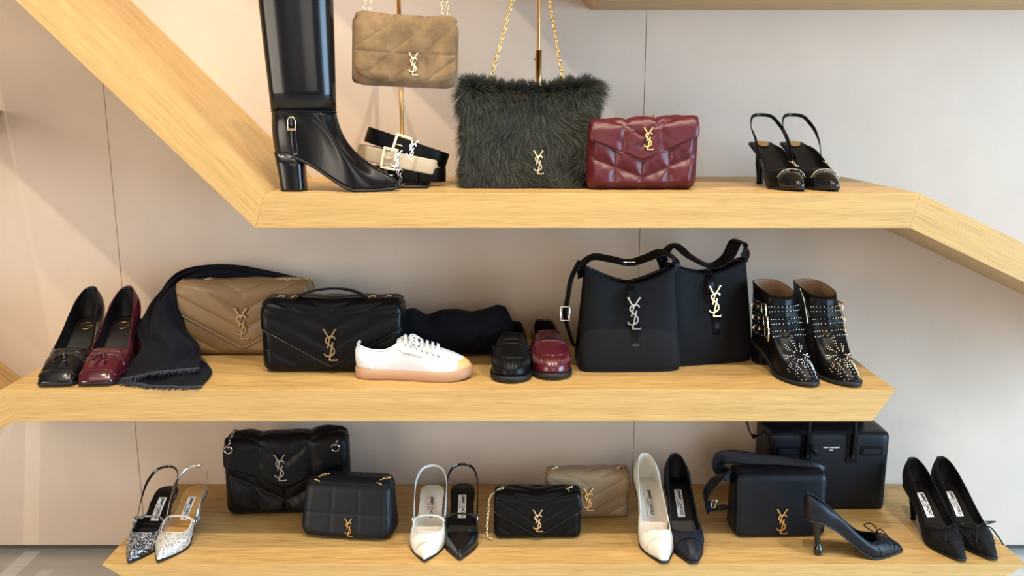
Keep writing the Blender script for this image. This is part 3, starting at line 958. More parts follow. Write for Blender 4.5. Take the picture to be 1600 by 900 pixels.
# ---- sneaker
def sneaker():
    L = .286
    p = on(551, 597, Z_MID)
    t = thing('sneaker', 'white leather low-top sneaker with gum sole and tan toe bumper', 'shoe', (p.x+.004, p.y+.052, Z_MID), math.radians(-2.5))
    top = [(0, .012, 0, .064), (.08, .025, .018, .063), (.2, .12, .029, .054), (.33, .24, .033, .052), (.45, .31, .034, .058), (.58, .365, .031, .068), (.72, .39, .024, .074), (.87, .40, .013, .077), (1, .405, 0, .077)]
    la = Last(L, 'round', [(0, .024), (.3, .0235), (.6, .0225), (.85, .0235), (1, .030)], top, sd=(0, .4, .25, .8), fr=(.0, .36, .42, .62), bl=(.5, .88), bulge=(.004, .002), wk=.92)
    la.upper('upper', ['white_leather', 'white_leather'], t, n=84, K=18, solid=.004)
    la.rim('padded_collar', 'white_leather', t, rad=.0026)
    la.strip('insole', 'white_leather', t, .02, .97, .006, .002)
    la.sole('sole', 'gum_rubber', t, th=.0225, welt=.0045, lift=.004)
    ph = np.linspace(.74, 1.26, 35)
    la.patch('toe_bumper', 'tan_bumper', t, ph, .0, np.minimum(la.iso(ph, 0, .90*L, 0, .6), .30), off=.0008, solid=.0012)
    # eyestay on both sides, eyelets and laces
    for s_, rng in ((1, np.linspace(.50, .80, 18)), (-1, np.linspace(1.20, 1.50, 18))):
        la.patch('eyestay', 'white_leather', t, rng, .62, 1.0, off=.0006, solid=.0012)
        la.patch('heel_counter', 'white_leather', t, np.linspace(.0, .20, 9) if s_ > 0 else np.linspace(1.8, 2.0, 9), .05, np.linspace(.85, .25, 9) if s_ > 0 else np.linspace(.25, .85, 9), off=.0006, solid=.001)
        la.line('quarter_seam', 'label_white', t, rng, np.full(18, .61), .0006, .0009)
    tv, tf = text_data('SAINT LAURENT', .006, .0001)
    c = la.S(np.array(1.47), .55, .0015)
    mesh('side_lettering', np.stack([c[0]+tv[:, 0]*.95+.012, np.full(len(tv), c[1]-.0022), c[2]+.004+tv[:, 1]-tv[:, 0]*.25], 1), tf, 'pale_gold', t, smooth=False)
    xs = np.linspace(.43, .715, 7)*L
    ey = []
    for i, x in enumerate(xs):
        hw = .024-.0016*i
        zz = []
        pts = []
        for s_ in np.linspace(-1, 1, 9):
            phq = 1+s_*(.34-.026*i)
            q = la.S(np.array(phq), la.iso([phq], 0, x)[0], .0032)
            pts.append(q)
        pts = np.array(pts)
        pts[:, 2] += .0055*np.sin(np.linspace(0, PI, 9))
        pts[:, 0] += .004*np.sin(np.linspace(-PI/2, PI/2, 9))
        ribbon('lace', pts, .0075, .002, (.5, 0, 1), 'white_leather', t)
        for q in (pts[0], pts[-1]):
            ey.append(tube_data(np.array([q+[.002, np.sign(q[1])*.0005, -.0035], q+[.002, np.sign(q[1])*.0022, -.0040]]), .0022))
    for v, f in ey:
        mesh('eyelet', v, f, 'gunmetal', t)
    k = la.S(np.array(1.0), .95, .006)
    for s_ in (-1, 1):
        tube('lace_bow', path([k, k+[.004, .014*s_, .003], k+[.020, .030*s_, -.008], k+[.028, .026*s_, -.012], k+[.012, .010*s_, -.001], k], 20), .0022, 'white_leather', t)
sneaker()

# ---- penny loafers
def loafer(label, toe, yawd, mat, trim):
    L = .268
    loc, yaw = toe_at(*toe, Z_MID, yawd, L)
    t = thing('penny_loafer', label, 'shoe', loc, yaw, 'penny loafers')
    top = [(0, .008, 0, .064), (.08, .022, .019, .063), (.2, .12, .030, .054), (.35, .28, .034, .048), (.5, .40, .036, .056), (.64, .455, .031, .068), (.78, .48, .022, .076), (.9, .488, .010, .078), (1, .490, 0, .079)]
    la = Last(L, 'round', [(0, .028), (.25, .026), (.42, .018), (.6, .012), (.85, .012), (1, .018)], top, sd=(0, .45, .2, .85), fr=(.0, .52, .50, .66), bl=(.45, .85), bulge=(.006, .004), wk=.95)
    la.upper('upper', [mat, 'black_lining'], t, n=84, K=20, solid=.003)
    la.rim('topline_binding', mat, t, .002)
    la.strip('insole', 'black_lining', t, .02, .97, .004, .002)
    la.sole('sole', 'black_rubber', t, th=.011, welt=.006, lift=.001)
    loft('heel', [(.0, .034, 0, .036, .034, 3), (.016, .034, 0, .036, .034, 3), (.027, .034, 0, .0355, .033, 3)], 'black_rubber', t, n=24)
    ph = np.concatenate([np.linspace(.52, 1.48, 61)])
    tq = np.abs(ph-1)
    rr = .44+.10*np.clip((tq-.1)/.35, 0, 1)
    la.line('apron_seam', mat, t, ph, rr, .0026, .0)
    # gathered pleats round the toe
    for a in np.linspace(.70, 1.30, 25):
        r_ = np.linspace(.20, np.interp(a, ph, rr), 7)
        tube('toe_pleat', la.S(np.full(7, a), r_, .0), [.0008, .0016, .0021, .0024, .0024, .0022, .0016], mat, t)
    ph = np.linspace(.58, 1.42, 37)
    tq = np.abs(ph-1)
    lo = la.iso(ph, 0, L*(.655+.02*np.cos(tq*9)))
    hi = la.iso(ph, 0, L*(.575-.015*np.cos(tq*9)))
    sd_ = la.patch('saddle_strap', mat, t, ph, lo, hi, off=.0014, solid=.002)
    ph2 = np.linspace(.90, 1.10, 11)
    la.line('penny_slot', trim, sd_, ph2, la.iso(ph2, 0, L*.612), .0014, .0032)
    for s_ in (.66, 1.34):
        q = la.S(np.array(s_), la.iso([s_], 0, L*.60)[0], .003)
        tube('strap_stitch', [q+[-.008, 0, 0], q+[.008, 0, -.001]], .0016, trim, sd_)
loafer('black leather penny loafer on the middle shelf', (798, 600), -1, 'black_leather', 'black_rubber')
loafer('burgundy leather penny loafer with gathered toe', (866, 595), 4, 'burgundy_leather', 'black_rubber')

# ---- studded ankle boots
def stud_boot(label, toe, yawd, side, metal):
    L, H = .262, .050
    loc, yaw = toe_at(*toe, Z_MID, yawd, L)
    t = thing('ankle_boot', label, 'boot', loc, yaw, 'studded ankle boots')
    top = [(0, -.015, 0, .218), (.12, .01, .028, .217), (.3, .12, .040, .213), (.5, .25, .042, .207), (.7, .37, .037, .200), (.88, .44, .019, .195), (1, .455, 0, .194)]
    la = Last(L, 'almond', zprof(H, .009), top, sd=(.15, .35, .15, .7), fr=(.22, .30, .93, .22), bl=(.45, .92), bulge=(.003, .001), absz=True)
    la.upper('upper', ['black_leather', 'tan_lining'], t, n=96, K=36, solid=.0028)
    la.sole('sole', 'black_rubber', t, th=.009, welt=.005)
    tuck(block_heel(t, 'black_leather', H, x=.036, st=.009, hx=.035, hy=.033, bx=.030, by=.030, dx=-.002), la)
    studs = []
    sv = np.array([(0, 0, 1.0)]+[(math.cos(a), math.sin(a), 0.0) for a in np.linspace(0, 2*PI, 6, endpoint=False)]+[(.7*math.cos(a), .7*math.sin(a), .75) for a in np.linspace(0, 2*PI, 6, endpoint=False)])
    sf = [(0, 7+i, 7+(i+1) % 6) for i in range(6)]+[(7+i, 1+i, 1+(i+1) % 6, 7+(i+1) % 6) for i in range(6)]
    def stud(ph, r, rad=.0013, off=.0):
        p = la.S(np.array(ph), np.array(r), off); n = la.N(np.array(ph), np.array(r))
        a = unit(np.cross(n, [.2, .5, .8])); b = np.cross(n, a)
        studs.append((p+rad*(sv@np.array([a, b, n])), sf))
    for i, z in enumerate((.100, .128, .158)):
        tilt = .010
        ph = np.linspace(.30, 1.70, 57)
        zc = z+.006*np.cos((ph-1)*2.2)
        r0, r1 = la.iso(ph, 2, zc-.0085), la.iso(ph, 2, zc+.0085)
        sb = la.patch('buckle_strap', 'black_leather', t, ph, r0, r1, off=.0012, solid=.0018, K=4)
        for a in np.linspace(.68, 1.32, 11):
            zz = z+.006*math.cos((a-1)*2.2)
            for dz in (-.0058, .0058):
                stud(a, la.iso([a], 2, zz+dz)[0], .0017, .003)
        a = 1+side*.50
        zz = z+.006*math.cos((a-1)*2.2)
        c = la.S(np.array(a), la.iso([a], 2, zz)[0], .006); n = la.N(np.array(a), la.iso([a], 2, zz)[0])
        tx = unit(np.cross([0, 0, 1], n)); up_ = np.cross(n, tx)
        def fr(x, y):
            return c+tx*x+up_*y
        bk = tube('buckle', [fr(-.015, -.013), fr(.016, -.016), fr(.016, .016), fr(-.015, .013)], [.0026, .0036, .0036, .0026], metal, sb, closed=True)
        tube('prong', [fr(-.013, 0), fr(0, .001)+n*.003, fr(.015, 0)], .0013, metal, bk)
        a2 = 1+side*.72
        zz = z+.006*math.cos((a2-1)*2.2)
        c2 = la.S(np.array(a2), la.iso([a2], 2, zz)[0], .004)
        tube('strap_tip', [c2, c2+tx*(-.014)+n*.004], [.006, .007], metal, sb)
    # starburst of studs over the toe
    rnd = random.Random(5)
    for k in range(10):
        a0 = k/10*2*PI
        for j in range(6):
            rad = .010+.0046*j
            for da in ((-.075, .075) if j > 2 else (0,)):
                x = .745*L+rad*math.cos(a0+da)*1.25
                ph = 1+rad*math.sin(a0+da)*6.2
                if x > .90*L or abs(ph-1) > .30:
                    continue
                stud(ph, la.iso([ph], 0, x, 0, .7)[0], .0016)
    for x in np.linspace(.80, .96, 7):
        w_ = 1-(x-.775)/.19*.45
        for q0 in np.linspace(-.15, .15, 6):
            q = 1+q0*w_+.005*rnd.uniform(-1, 1)
            stud(q, la.iso([q], 0, x*L+.0012*rnd.uniform(-1, 1), 0, .6)[0], .0016)
    for a in np.linspace(.05, .32, 7):
        for z in np.linspace(.085, .17, 9):
            s_ = a if side < 0 else 2-a
            stud(s_, la.iso([s_], 2, z)[0], .0011)
    st = joined('studs', studs, metal, t)
    st['kind'] = 'stuff'
    z = np.linspace(.12, .205, 18)
    a = 1-side*.55
    tube('zip', la.S(np.full(18, a), np.linspace(.5, .985, 18), .001), .0022, 'silver', t)
stud_boot('black ankle boot with silver studs and buckles, next to the hobo bags', (1270, 606), 14, 1, 'silver')
stud_boot('black ankle boot with gold-toned buckles at the right end of the middle shelf', (1337, 606), 13, -1, 'pale_gold')

# ------------------------------------------------------------------ bags
def chev(w, h, z_apex, k, p, lo, hi):
    return [(0, z_apex+j*p, sx*w*.56, z_apex+j*p+k*w*.56) for j in range(lo, hi) for sx in (-1, 1)]
def puffer(segs, A, sig, wr=0.0, seed=0.0):
    def g(x, z):
        d = seam_dist(x, z, segs)
        v = A*(1-np.exp(-d/sig))
        if wr:
            v = v+wr*(np.sin(x*95+seed+3*np.sin(z*60))*np.sin(z*80+2*np.sin(x*50+seed))+.6*np.sin(x*210+z*130+seed))*np.exp(-d/(sig*2.2))
        return v
    return g
def bag_at(u, v, z, d, yawd=0.0):
    """front bottom centre of the bag at an image point on the shelf"""
    p = on(u, v, z)
    a = math.radians(yawd)
    return (p.x-math.sin(a)*d/2, p.y+math.cos(a)*d/2, z), a
class FlapBag:
    def __init__(s, name, label, loc, yaw, w, h, d, r, mat, body_q, flap_q, flap_z, group=None, category='handbag', inset=.004, deform=None, n=(72, 16, 56), piping=None, rx=0.0, bd=.03, off=.0035, flap_mat=None, ry=0.0, fw=1.0):
        s.t = thing(name, label, category, loc, yaw, group, rx=rx, ry=ry)
        s.w, s.h, s.d, s.r, s.def_ = w, h, d, r, deform or (lambda P: P)
        half = (w/2, d/2, h/2)
        def fn(P, N):
            m = np.clip(-N[:, 1], 0, 1)**2
            edge = np.clip((half[0]-np.abs(P[:, 0]))/.02, 0, 1)*np.clip(P[:, 2]/.02, 0, 1)
            P = P.copy()
            P[:, 1] -= m*edge*body_q(P[:, 0], P[:, 2])
            return s.def_(P)
        rbox('body', w, d, h, r, mat, s.t, n=n, fn=fn)
        nx = n[0]+1
        u = np.linspace(-1, 1, nx)
        nb, nt, nf = 6, 14, n[2]
        P = []
        for ui in u:
            x = ui*(w/2-inset)*fw
            zb = flap_z(ui)
            q = [(x, d/2, h-bd*(1-k)) for k in np.linspace(0, 1, nb)][:-1]
            q += [(x, d/2-d*k, h) for k in np.linspace(0, 1, nt)][:-1]
            q += [(x, -d/2, h-(h-zb)*k) for k in np.linspace(0, 1, nf)]
            q = np.array(q)
            p, nn = rmap(q, half, r)
            zz = np.where(q[:, 1] > -d/2+1e-6, h+(q[:, 1]+d/2), q[:, 2])
            e = np.clip((1-abs(ui))/.07, 0, 1)
            be = np.clip((np.arange(len(q))[::-1])/5.0, 0, 1)
            top = np.where(q[:, 1] > d/2-1e-6, 0.3, 1.0)
            amp = flap_q(np.full(len(q), x), zz)*e*be*top
            p = p+nn*(off+amp)[:, None]
            P.append(p)
        P = np.array(P)
        s.flapP = np.array([s.def_(row) for row in P])
        s.flap = grid('flap', s.flapP, flap_mat or mat, s.t, solid=.0028, offset=0.0, flip=True)
        if piping:
            e = s.flapP[:, -1].copy()
            tube('flap_edge_piping', e+np.array([0, -.0012, 0]), .0019, piping, s.flap)
    def front(s, x, z):
        """a point just in front of the flap/body at (x, z)"""
        c = s.flapP.reshape(-1, 3)
        c = c[c[:, 1] < -.2*s.d]
        m = (np.abs(c[:, 0]-x) < .018)&(np.abs(c[:, 2]-z) < .034)
        if not m.any():
            m[:] = True
        return np.array([x, c[m][:, 1].min()-.0005, z])
def vflap(z_side, z_apex, rnd=.05):
    n = math.sqrt(1+rnd**2)-rnd
    return lambda u: z_apex+(z_side-z_apex)*(math.sqrt(u*u+rnd**2)-rnd)/n
def rflap(z0, R, e=3.0):
    return lambda u: z0+R*(1-(max(0.0, 1-abs(u)**e))**(1/e))

# ---- suede bag hanging from a brass stand
def suede_bag():
    w, h, d = .245, .158, .062
    c = at(633, 128, .11)
    W, Hh = w, h
    segs = [(-.136*w, 0, -.136*w, h*1.4), (.174*w, 0, .174*w, h*1.4), (-.6*w, .49*h, .6*w, .49*h)]
    for a, b in ((-.5, -.136), (-.136, .174), (.174, .46)):
        segs.append((a*w, .5*h, b*w, .93*h))
    for a, b in ((-.44, -.136), (-.136, .174), (.174, .5)):
        segs.append((a*w, .08*h, b*w, .49*h))
    q = puffer(segs, .0042, .0035)
    def df(P):
        P = P.copy()
        k = np.clip(P[:, 2]/h, 0, 1)
        P[:, 1] *= 1.15-.45*k
        P[:, 2] -= .006*(1-(P[:, 0]/(w/2))**2)*k
        return P
    b = FlapBag('suede_shoulder_bag', 'brown suede quilted shoulder bag hanging by its chain', (c.x, c.y, c.z-.012), math.radians(9), w, h, d, .029, 'brown_suede', lambda x, z: 0*x, q, rflap(.010, .045, 2.6), deform=df, off=.006, inset=.002, ry=math.radians(2.5))
    t = b.t
    p = b.front(.016, .052)
    emblem(t, .050, (.016, p[1]-.001, .026), 'pale_gold')
    # second, rear compartment seen at the side
    rbox('rear_compartment', w*.985, .026, h*.97, .012, 'brown_suede', t, n=(24, 6, 18), fn=lambda P, N: P+np.array([-.004, d*.5, .004]))
    for sx in (-1, 1):
        for k in (0, 1):
            x0 = sx*.094
            chain('shoulder_chain', [(x0+k*.014-.008, .006*k, h-.006), (x0*.86+k*.012-.006, .006*k, h+.08), (x0*.5+k*.004, .012, h+.19), (x0*.06, .014, h+.30)], .0125, .0085, .0014, 'pale_gold', t)
suede_bag()

def display_stand(label, u, base_v, y, top, sleeve=None, hook=0.0, plate=(.15, .11)):
    p = at(u, 200, y)
    t = thing('display_stand', label, 'stand', (p.x, y, Z_TOP), 0, 'brass display stands')
    rbox('base', plate[0], plate[1], .008, .0035, 'black_polished', t, n=(8, 8, 2))
    tube('pole', [(0, 0, .006), (0, 0, .25), (0, 0, top)], .0052, 'brass_rod', t)
    if sleeve:
        tube('sleeve', [(0, 0, sleeve[0]), (0, 0, (sleeve[0]+sleeve[1])/2), (0, 0, sleeve[1])], .0082, 'brass_rod', t)
        tube('clamp_screw', [(-.014, 0, sleeve[1]-.022), (0, 0, sleeve[1]-.022)], .003, 'brass_rod', t)
    tube('hook', path([(0, 0, top), (0, -.005, top+.02), (0, -.03, top+.035), (0, hook, top+.02), (0, hook, top-.005), (0, hook-.012, top-.008), (0, hook-.02, top+.01)], 24), .004, 'brass_rod', t)
display_stand('brass stand holding the suede bag, behind the belts', 628, 290, .165, .60, hook=-.048, plate=(.13, .10))
display_stand('brass stand with sleeve behind the green fur bag', 841, 290, .29, .62, sleeve=(.15, .335), hook=-.05)

# ---- fur bag
def fur_bag():
    w, h, d = .318, .255, .085
    loc, yaw = bag_at(828, 295, Z_TOP, d+.06)
    loc = (loc[0], loc[1]-.012, Z_TOP)
    t = thing('fur_bag', 'dark green shaggy fur bag with gold chain straps', 'handbag', loc, yaw)
    half = (w/2, d/2, h/2)
    def shape(P):
        P = P.copy()
        k = np.clip(P[:, 2]/h, 0, 1)
        P[:, 2] -= .020*k**2*(1-np.abs(P[:, 0]/(w/2))**2.5)
        P[:, 0] *= 1.02-.04*k
        P[:, 1] *= 1.1-.35*k
        return P
    rbox('body', w, d, h, .028, 'fur_skin', t, n=(30, 10, 24), fn=lambda P, N: shape(P))
    rng = np.random.default_rng(7)
    n = 60000
    side = rng.random(n)
    q = np.zeros((n, 3))
    q[:, 0] = rng.uniform(-half[0], half[0], n); q[:, 2] = rng.uniform(.002, h, n); q[:, 1] = -half[1]
    m = side > .70; q[m, 2] = h; q[m, 1] = rng.uniform(-half[1], half[1], m.sum())
    m2 = side > .82; q[m2, 0] = np.where(rng.random(m2.sum()) < .5, -half[0], half[0]); q[m2, 1] = rng.uniform(-half[1], half[1], m2.sum()); q[m2, 2] = rng.uniform(.002, h, m2.sum())
    m3 = side > .93; q[m3, 1] = half[1]; q[m3, 0] = rng.uniform(-half[0], half[0], m3.sum()); q[m3, 2] = rng.uniform(0, h, m3.sum())
    P, N = rmap(q, half, .028)
    P = shape(P)
    x, z = P[:, 0], P[:, 2]
    # slow swirling lie of the pile, in tufts
    sw = np.sin(x*26+1.7*np.sin(z*21))*.8+np.sin(z*31+x*17+1)*.6+np.sin(x*70+z*45)*.35
    cl = np.sin(x*150+2*np.sin(z*90))*np.sin(z*130+2*np.sin(x*80))
    ang = -PI/2+sw*.95+cl*.6+rng.normal(0, .30, n)
    flow = np.stack([np.cos(ang), np.zeros(n), np.sin(ang)], 1)
    flow = flow-(flow*N).sum(1, keepdims=True)*N
    upz = np.clip(N[:, 2], 0, 1)[:, None]
    dirn = unit(flow*(1.1-.7*upz)+N*(.50+.5*upz+.22*cl[:, None])+rng.normal(0, .10, (n, 3)))
    ln = rng.uniform(.020, .040, n)*(1+.25*cl)
    ln = np.where(N[:, 2] < -.3, ln*.4, ln)
    corner = np.clip((np.abs(x)-half[0]*.7)/(half[0]*.3), 0, 1)*np.clip((z-h*.75)/(h*.25), 0, 1)
    ln = ln*(1+.3*corner)
    dirn = unit(dirn+np.stack([np.sign(x)*.35*corner, 0*x, .45*corner], 1))
    bend = np.array([0, 0, -.45])
    steps = [0, .4, .75, 1.0]
    pts = [P+dirn*ln[:, None]*s_+bend*(ln*s_**2)[:, None]*.55 for s_ in steps]
    for p_ in pts:
        p_[:, 2] = np.maximum(p_[:, 2], .0012)
    wv = unit(np.cross(dirn, rng.normal(0, 1, (n, 3))))
    wid = [.00055, .0005, .0003]
    V = np.empty((n, 7, 3))
    for i in range(3):
        V[:, 2*i] = pts[i]-wv*wid[i]; V[:, 2*i+1] = pts[i]+wv*wid[i]
    V[:, 6] = pts[3]
    me = bpy.data.meshes.new('fur')
    base = (np.arange(n)*7)[:, None]
    tri = np.concatenate([base+np.array([[0, 1, 3]]), base+np.array([[0, 3, 2]]), base+np.array([[2, 3, 5]]), base+np.array([[2, 5, 4]]), base+np.array([[4, 5, 6]])])
    me.vertices.add(n*7); me.vertices.foreach_set('co', V.reshape(-1).astype(np.float32))
    nt_ = len(tri)
    me.loops.add(nt_*3); me.loops.foreach_set('vertex_index', tri.reshape(-1).astype(np.int32))
    me.polygons.add(nt_); me.polygons.foreach_set('loop_start', (np.arange(nt_)*3).astype(np.int32))
    me.polygons.foreach_set('use_smooth', np.ones(nt_, dtype=bool))
    me.update(calc_edges=True); me.validate()
    att = me.attributes.new('strand', 'FLOAT_COLOR', 'POINT')
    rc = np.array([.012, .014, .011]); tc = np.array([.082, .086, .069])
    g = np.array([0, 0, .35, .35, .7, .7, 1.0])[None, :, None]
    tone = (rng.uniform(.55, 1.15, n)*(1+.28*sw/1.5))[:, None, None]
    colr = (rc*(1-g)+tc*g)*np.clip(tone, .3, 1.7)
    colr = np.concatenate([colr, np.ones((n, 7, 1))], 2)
    att.data.foreach_set('color', colr.reshape(-1).astype(np.float32))
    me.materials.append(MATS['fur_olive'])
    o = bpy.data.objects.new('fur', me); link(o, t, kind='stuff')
    o['label'] = 'long dark green fur pile'
    emblem(t, .056, (.020, -d/2-.040, .036), 'pale_gold')
    for sx, top_x in ((-1, -.020), (1, .032)):
        x0 = -.100 if sx < 0 else .083
        chain('strap_chain', [(x0, .0, h-.012), (x0+(top_x-x0)*.35, .004, h+.085), (x0+(top_x-x0)*.8, .008, h+.22), (top_x, .012, h+.34)], .0165, .0115, .0021, 'gold', t)
fur_bag()

# ---- puffer bags
def puffer_segs(w, h, za, k, verts):
    s_ = chev(w, h, za, k, h*.44, -3, 5)
    s_ += [(x*w, -.1, x*w, h*1.5) for x in verts]
    return s_
def red_puffer():
    w, h, d = .262, .158, .060
    loc, yaw = bag_at(1002, 297, Z_TOP, d, 0)
    k = .052/(w/2)
    bq = puffer(puffer_segs(w, h, .030, k, (-.25, 0, .24)), .013, .016, .0010, 1.0)
    fq = puffer([(-.22*w, .04, -.14*w, h*1.3), (.24*w, .04, .10*w, h*1.3), (-.02*w, .10, .26*w, .175)]+[(0, .125, sx*w*.5, .205) for sx in (-1, 1)], .008, .012, .0012, 2.0)
    def df(P):
        P = P.copy(); kz = np.clip(P[:, 2]/h, 0, 1)
        P[:, 1] *= 1.08-.25*kz
        P[:, 0] *= 1+.03*kz*np.sign(P[:, 0])
        P[:, 2] += .006*kz*(P[:, 0]/(w/2))
        return P
    b = FlapBag('puffer_clutch', 'burgundy puffy quilted leather clutch with gold monogram', loc, yaw, w, h, d, .022, 'burgundy_puffer', bq, fq, vflap(.125, .068, .04), deform=df, piping='burgundy_leather', off=.006, inset=.0)
    p = b.front(0.012, .12)
    emblem(b.t, .052, (.012, p[1], .094), 'gold', rx=-.1)
    ring('top_ring', (.03, .0, h+.010), .008, .0012, (1, 0, .2), 'antique_gold', b.t)
red_puffer()
def black_puffer():
    w, h, d = .345, .222, .085
    loc, yaw = bag_at(450, 806, Z_LOW, d, 3)
    k = .085/(w/2)
    bq = puffer(puffer_segs(w, h, .050, k, (-.25, .0, .25)), .014, .017, .0010, .5)
    fq = puffer([(-.22*w, .04, -.20*w, h*1.3), (.24*w, .04, .18*w, h*1.3)]+[(0, .165, sx*w*.5, .28) for sx in (-1, 1)], .010, .016, .0009, 3.0)
    def df(P):
        P = P.copy(); kz = np.clip(P[:, 2]/h, 0, 1)
        P[:, 1] *= 1.1-.35*kz
        P[:, 2] += .006*kz*(P[:, 0]/(w/2))-.004*kz*np.cos(P[:, 0]*30)
        return P
    b = FlapBag('puffer_bag', 'large black puffy quilted leather bag with gunmetal chain rings', loc, yaw, w, h, d, .028, 'black_soft_leather', bq, fq, vflap(.155, .085, .05), deform=df, piping='black_leather', off=.006, inset=.0)
    p = b.front(-.015, .15)
    emblem(b.t, .076, (-.012, p[1], .110), 'gunmetal', rx=-.08)
    for sx in (-.150, .142):
        pp = b.front(sx, h-.022)
        ring('strap_ring', (sx, pp[1]-.003, h-.018), .0115, .0026, (0, 1, .25), 'gunmetal', b.t)
        chain('strap_chain', [(sx, pp[1]-.002, h-.012), (sx+.003, -.02, h+.008), (sx+.002, .02, h+.010), (sx, .06, h-.01)], .016, .012, .0022, 'gunmetal', b.t)
    chain('hanging_chain', [(-w/2-.004, .03, h*.74), (-w/2-.010, .02, h*.70), (-w/2-.008, .02, h*.6), (-w/2-.006, .03, h*.3), (-w/2-.004, .03, .05)], .016, .012, .0022, 'gunmetal', b.t)
black_puffer()

# ---- chevron flap bags
def chevron_bag(name, label, uv, z, yawd, w, h, d, mat, metal, emb_h, z_side, z_apex, handle=False, r=.022, group='chevron-quilted flap bags', pit=.25, emb_x=0.0, rings=(-.40, -.30, .28, .40), A=.0038, emz=None, pipe=None):
    loc, yaw = bag_at(*uv, z, d, yawd)
    k = (z_side-z_apex)/(w/2)
    q = puffer(chev(w, h, z_apex, k, h*pit, -5, 9), A, .0055)
    def df(P):
        P = P.copy(); kz = np.clip(P[:, 2]/h, 0, 1)
        P[:, 1] *= 1.1-.28*kz
        return P
    b = FlapBag(name, label, loc, yaw, w, h, d, r, mat, q, q, vflap(z_side, z_apex, .03), deform=df, piping=pipe or mat, group=group, n=(80, 16, 60), inset=.0015, off=.0065)
    em = emz if emz is not None else z_apex+.008
    p = b.front(emb_x, em+emb_h*.5)
    emblem(b.t, emb_h, (emb_x, p[1], em), metal, rx=-.03)
    for x in rings:
        yy = -d*.16
        ring('strap_ring', (x*w, yy, h+.004), .0075, .0016, (.3, .5, 1), metal, b.t)
        chain('ring_link', [(x*w-.008, yy-.004, h+.006), (x*w+.002, yy+.004, h+.013), (x*w+.012, yy+.012, h+.010)], .012, .009, .0016, metal, b.t)
    return b
b = chevron_bag('quilted_bag', 'brown chevron-quilted leather flap bag half behind the black one', (383, 556), Z_MID, 0, .365, .196, .085, 'brown_leather', 'antique_gold', .085, .125, .026, rings=(-.27, .27), emz=.050, pipe='taupe_leather')
chain('strap_chain', [(.08, -.01, .204), (.12, -.02, .208), (.15, -.01, .206), (.19, .0, .206)], .013, .0095, .0017, 'antique_gold', b.t)
b = chevron_bag('quilted_bag', 'large black chevron-quilted leather flap bag with top handle', (520, 583), Z_MID, 0, .362, .180, .105, 'black_leather', 'antique_gold', .082, .118, .022, rings=(-.375, -.27, .27, .385), r=.026, emz=.036, pipe='black_polished')
P = path([(-.095, -.017, .186), (-.075, -.017, .199), (-.02, -.015, .212), (.03, -.015, .212), (.075, -.017, .199), (.095, -.017, .186)], 24)
ribbon('top_handle', P, .020, .004, (0, 0, 1), 'black_leather', b.t)
b = chevron_bag('quilted_bag', 'small black chevron-quilted bag with gold chain falling at its left side', (840, 843), Z_LOW, 1, .232, .122, .070, 'black_leather', 'pale_gold', .062, .082, .016, rings=(-.43, .36), r=.018, A=.0036, emz=.028, pit=.30, pipe='black_polished')
chain('shoulder_chain', [(-.100, -.014, .130), (-.122, -.018, .120), (-.130, -.026, .08), (-.134, -.032, .035), (-.132, -.036, .008), (-.118, -.040, .006)], .0115, .0085, .0016, 'pale_gold', b.t)
b = chevron_bag('quilted_bag', 'small taupe chevron-quilted bag behind the black chain bag', (918, 811), Z_LOW, 2, .234, .132, .060, 'taupe_leather', 'pale_gold', .066, .088, .022, rings=(-.39, .38), r=.018, A=.003, emz=.030, pit=.30)

# ---- small black grid-stitched bag
def grid_bag():
    w, h, d = .246, .150, .090
    loc, yaw = bag_at(540, 843, Z_LOW, d, -7)
    segs = [(-.16*w, 0, -.16*w, h*1.5), (.14*w, 0, .14*w, h*1.5), (-.6*w, .47*h, .6*w, .47*h), (-.6*w, .95*h, .6*w, .95*h)]
    q = puffer(segs, .0012, .003)
    def df(P):
        P = P.copy(); kz = np.clip(P[:, 2]/h, 0, 1)
        P[:, 1] = P[:, 1]*(1.15-.45*kz)+.020*kz
        P[:, 0] *= 1.04-.10*kz
        return P
    b = FlapBag('grid_stitched_bag', 'small black smooth leather bag with grid stitching and gold chain rings', loc, yaw, w, h, d, .026, 'black_matte_leather', lambda x, z: 0*x, q, rflap(.008, .040, 2.6), deform=df, off=.005, inset=.001)
    p = b.front(.012, .040)
    emblem(b.t, .050, (.012, p[1], .014), 'gold', rx=-.08)
    for x in (-.085, .085):
        ring('strap_ring', (x, -.008, h-.006), .009, .0018, (.2, .8, .5), 'gold', b.t)
        chain('strap_chain', [(x, -.006, h), (x+.012, .004, h+.008), (x+.028, .012, h+.008)], .0125, .009, .0016, 'gold', b.t)
grid_bag()

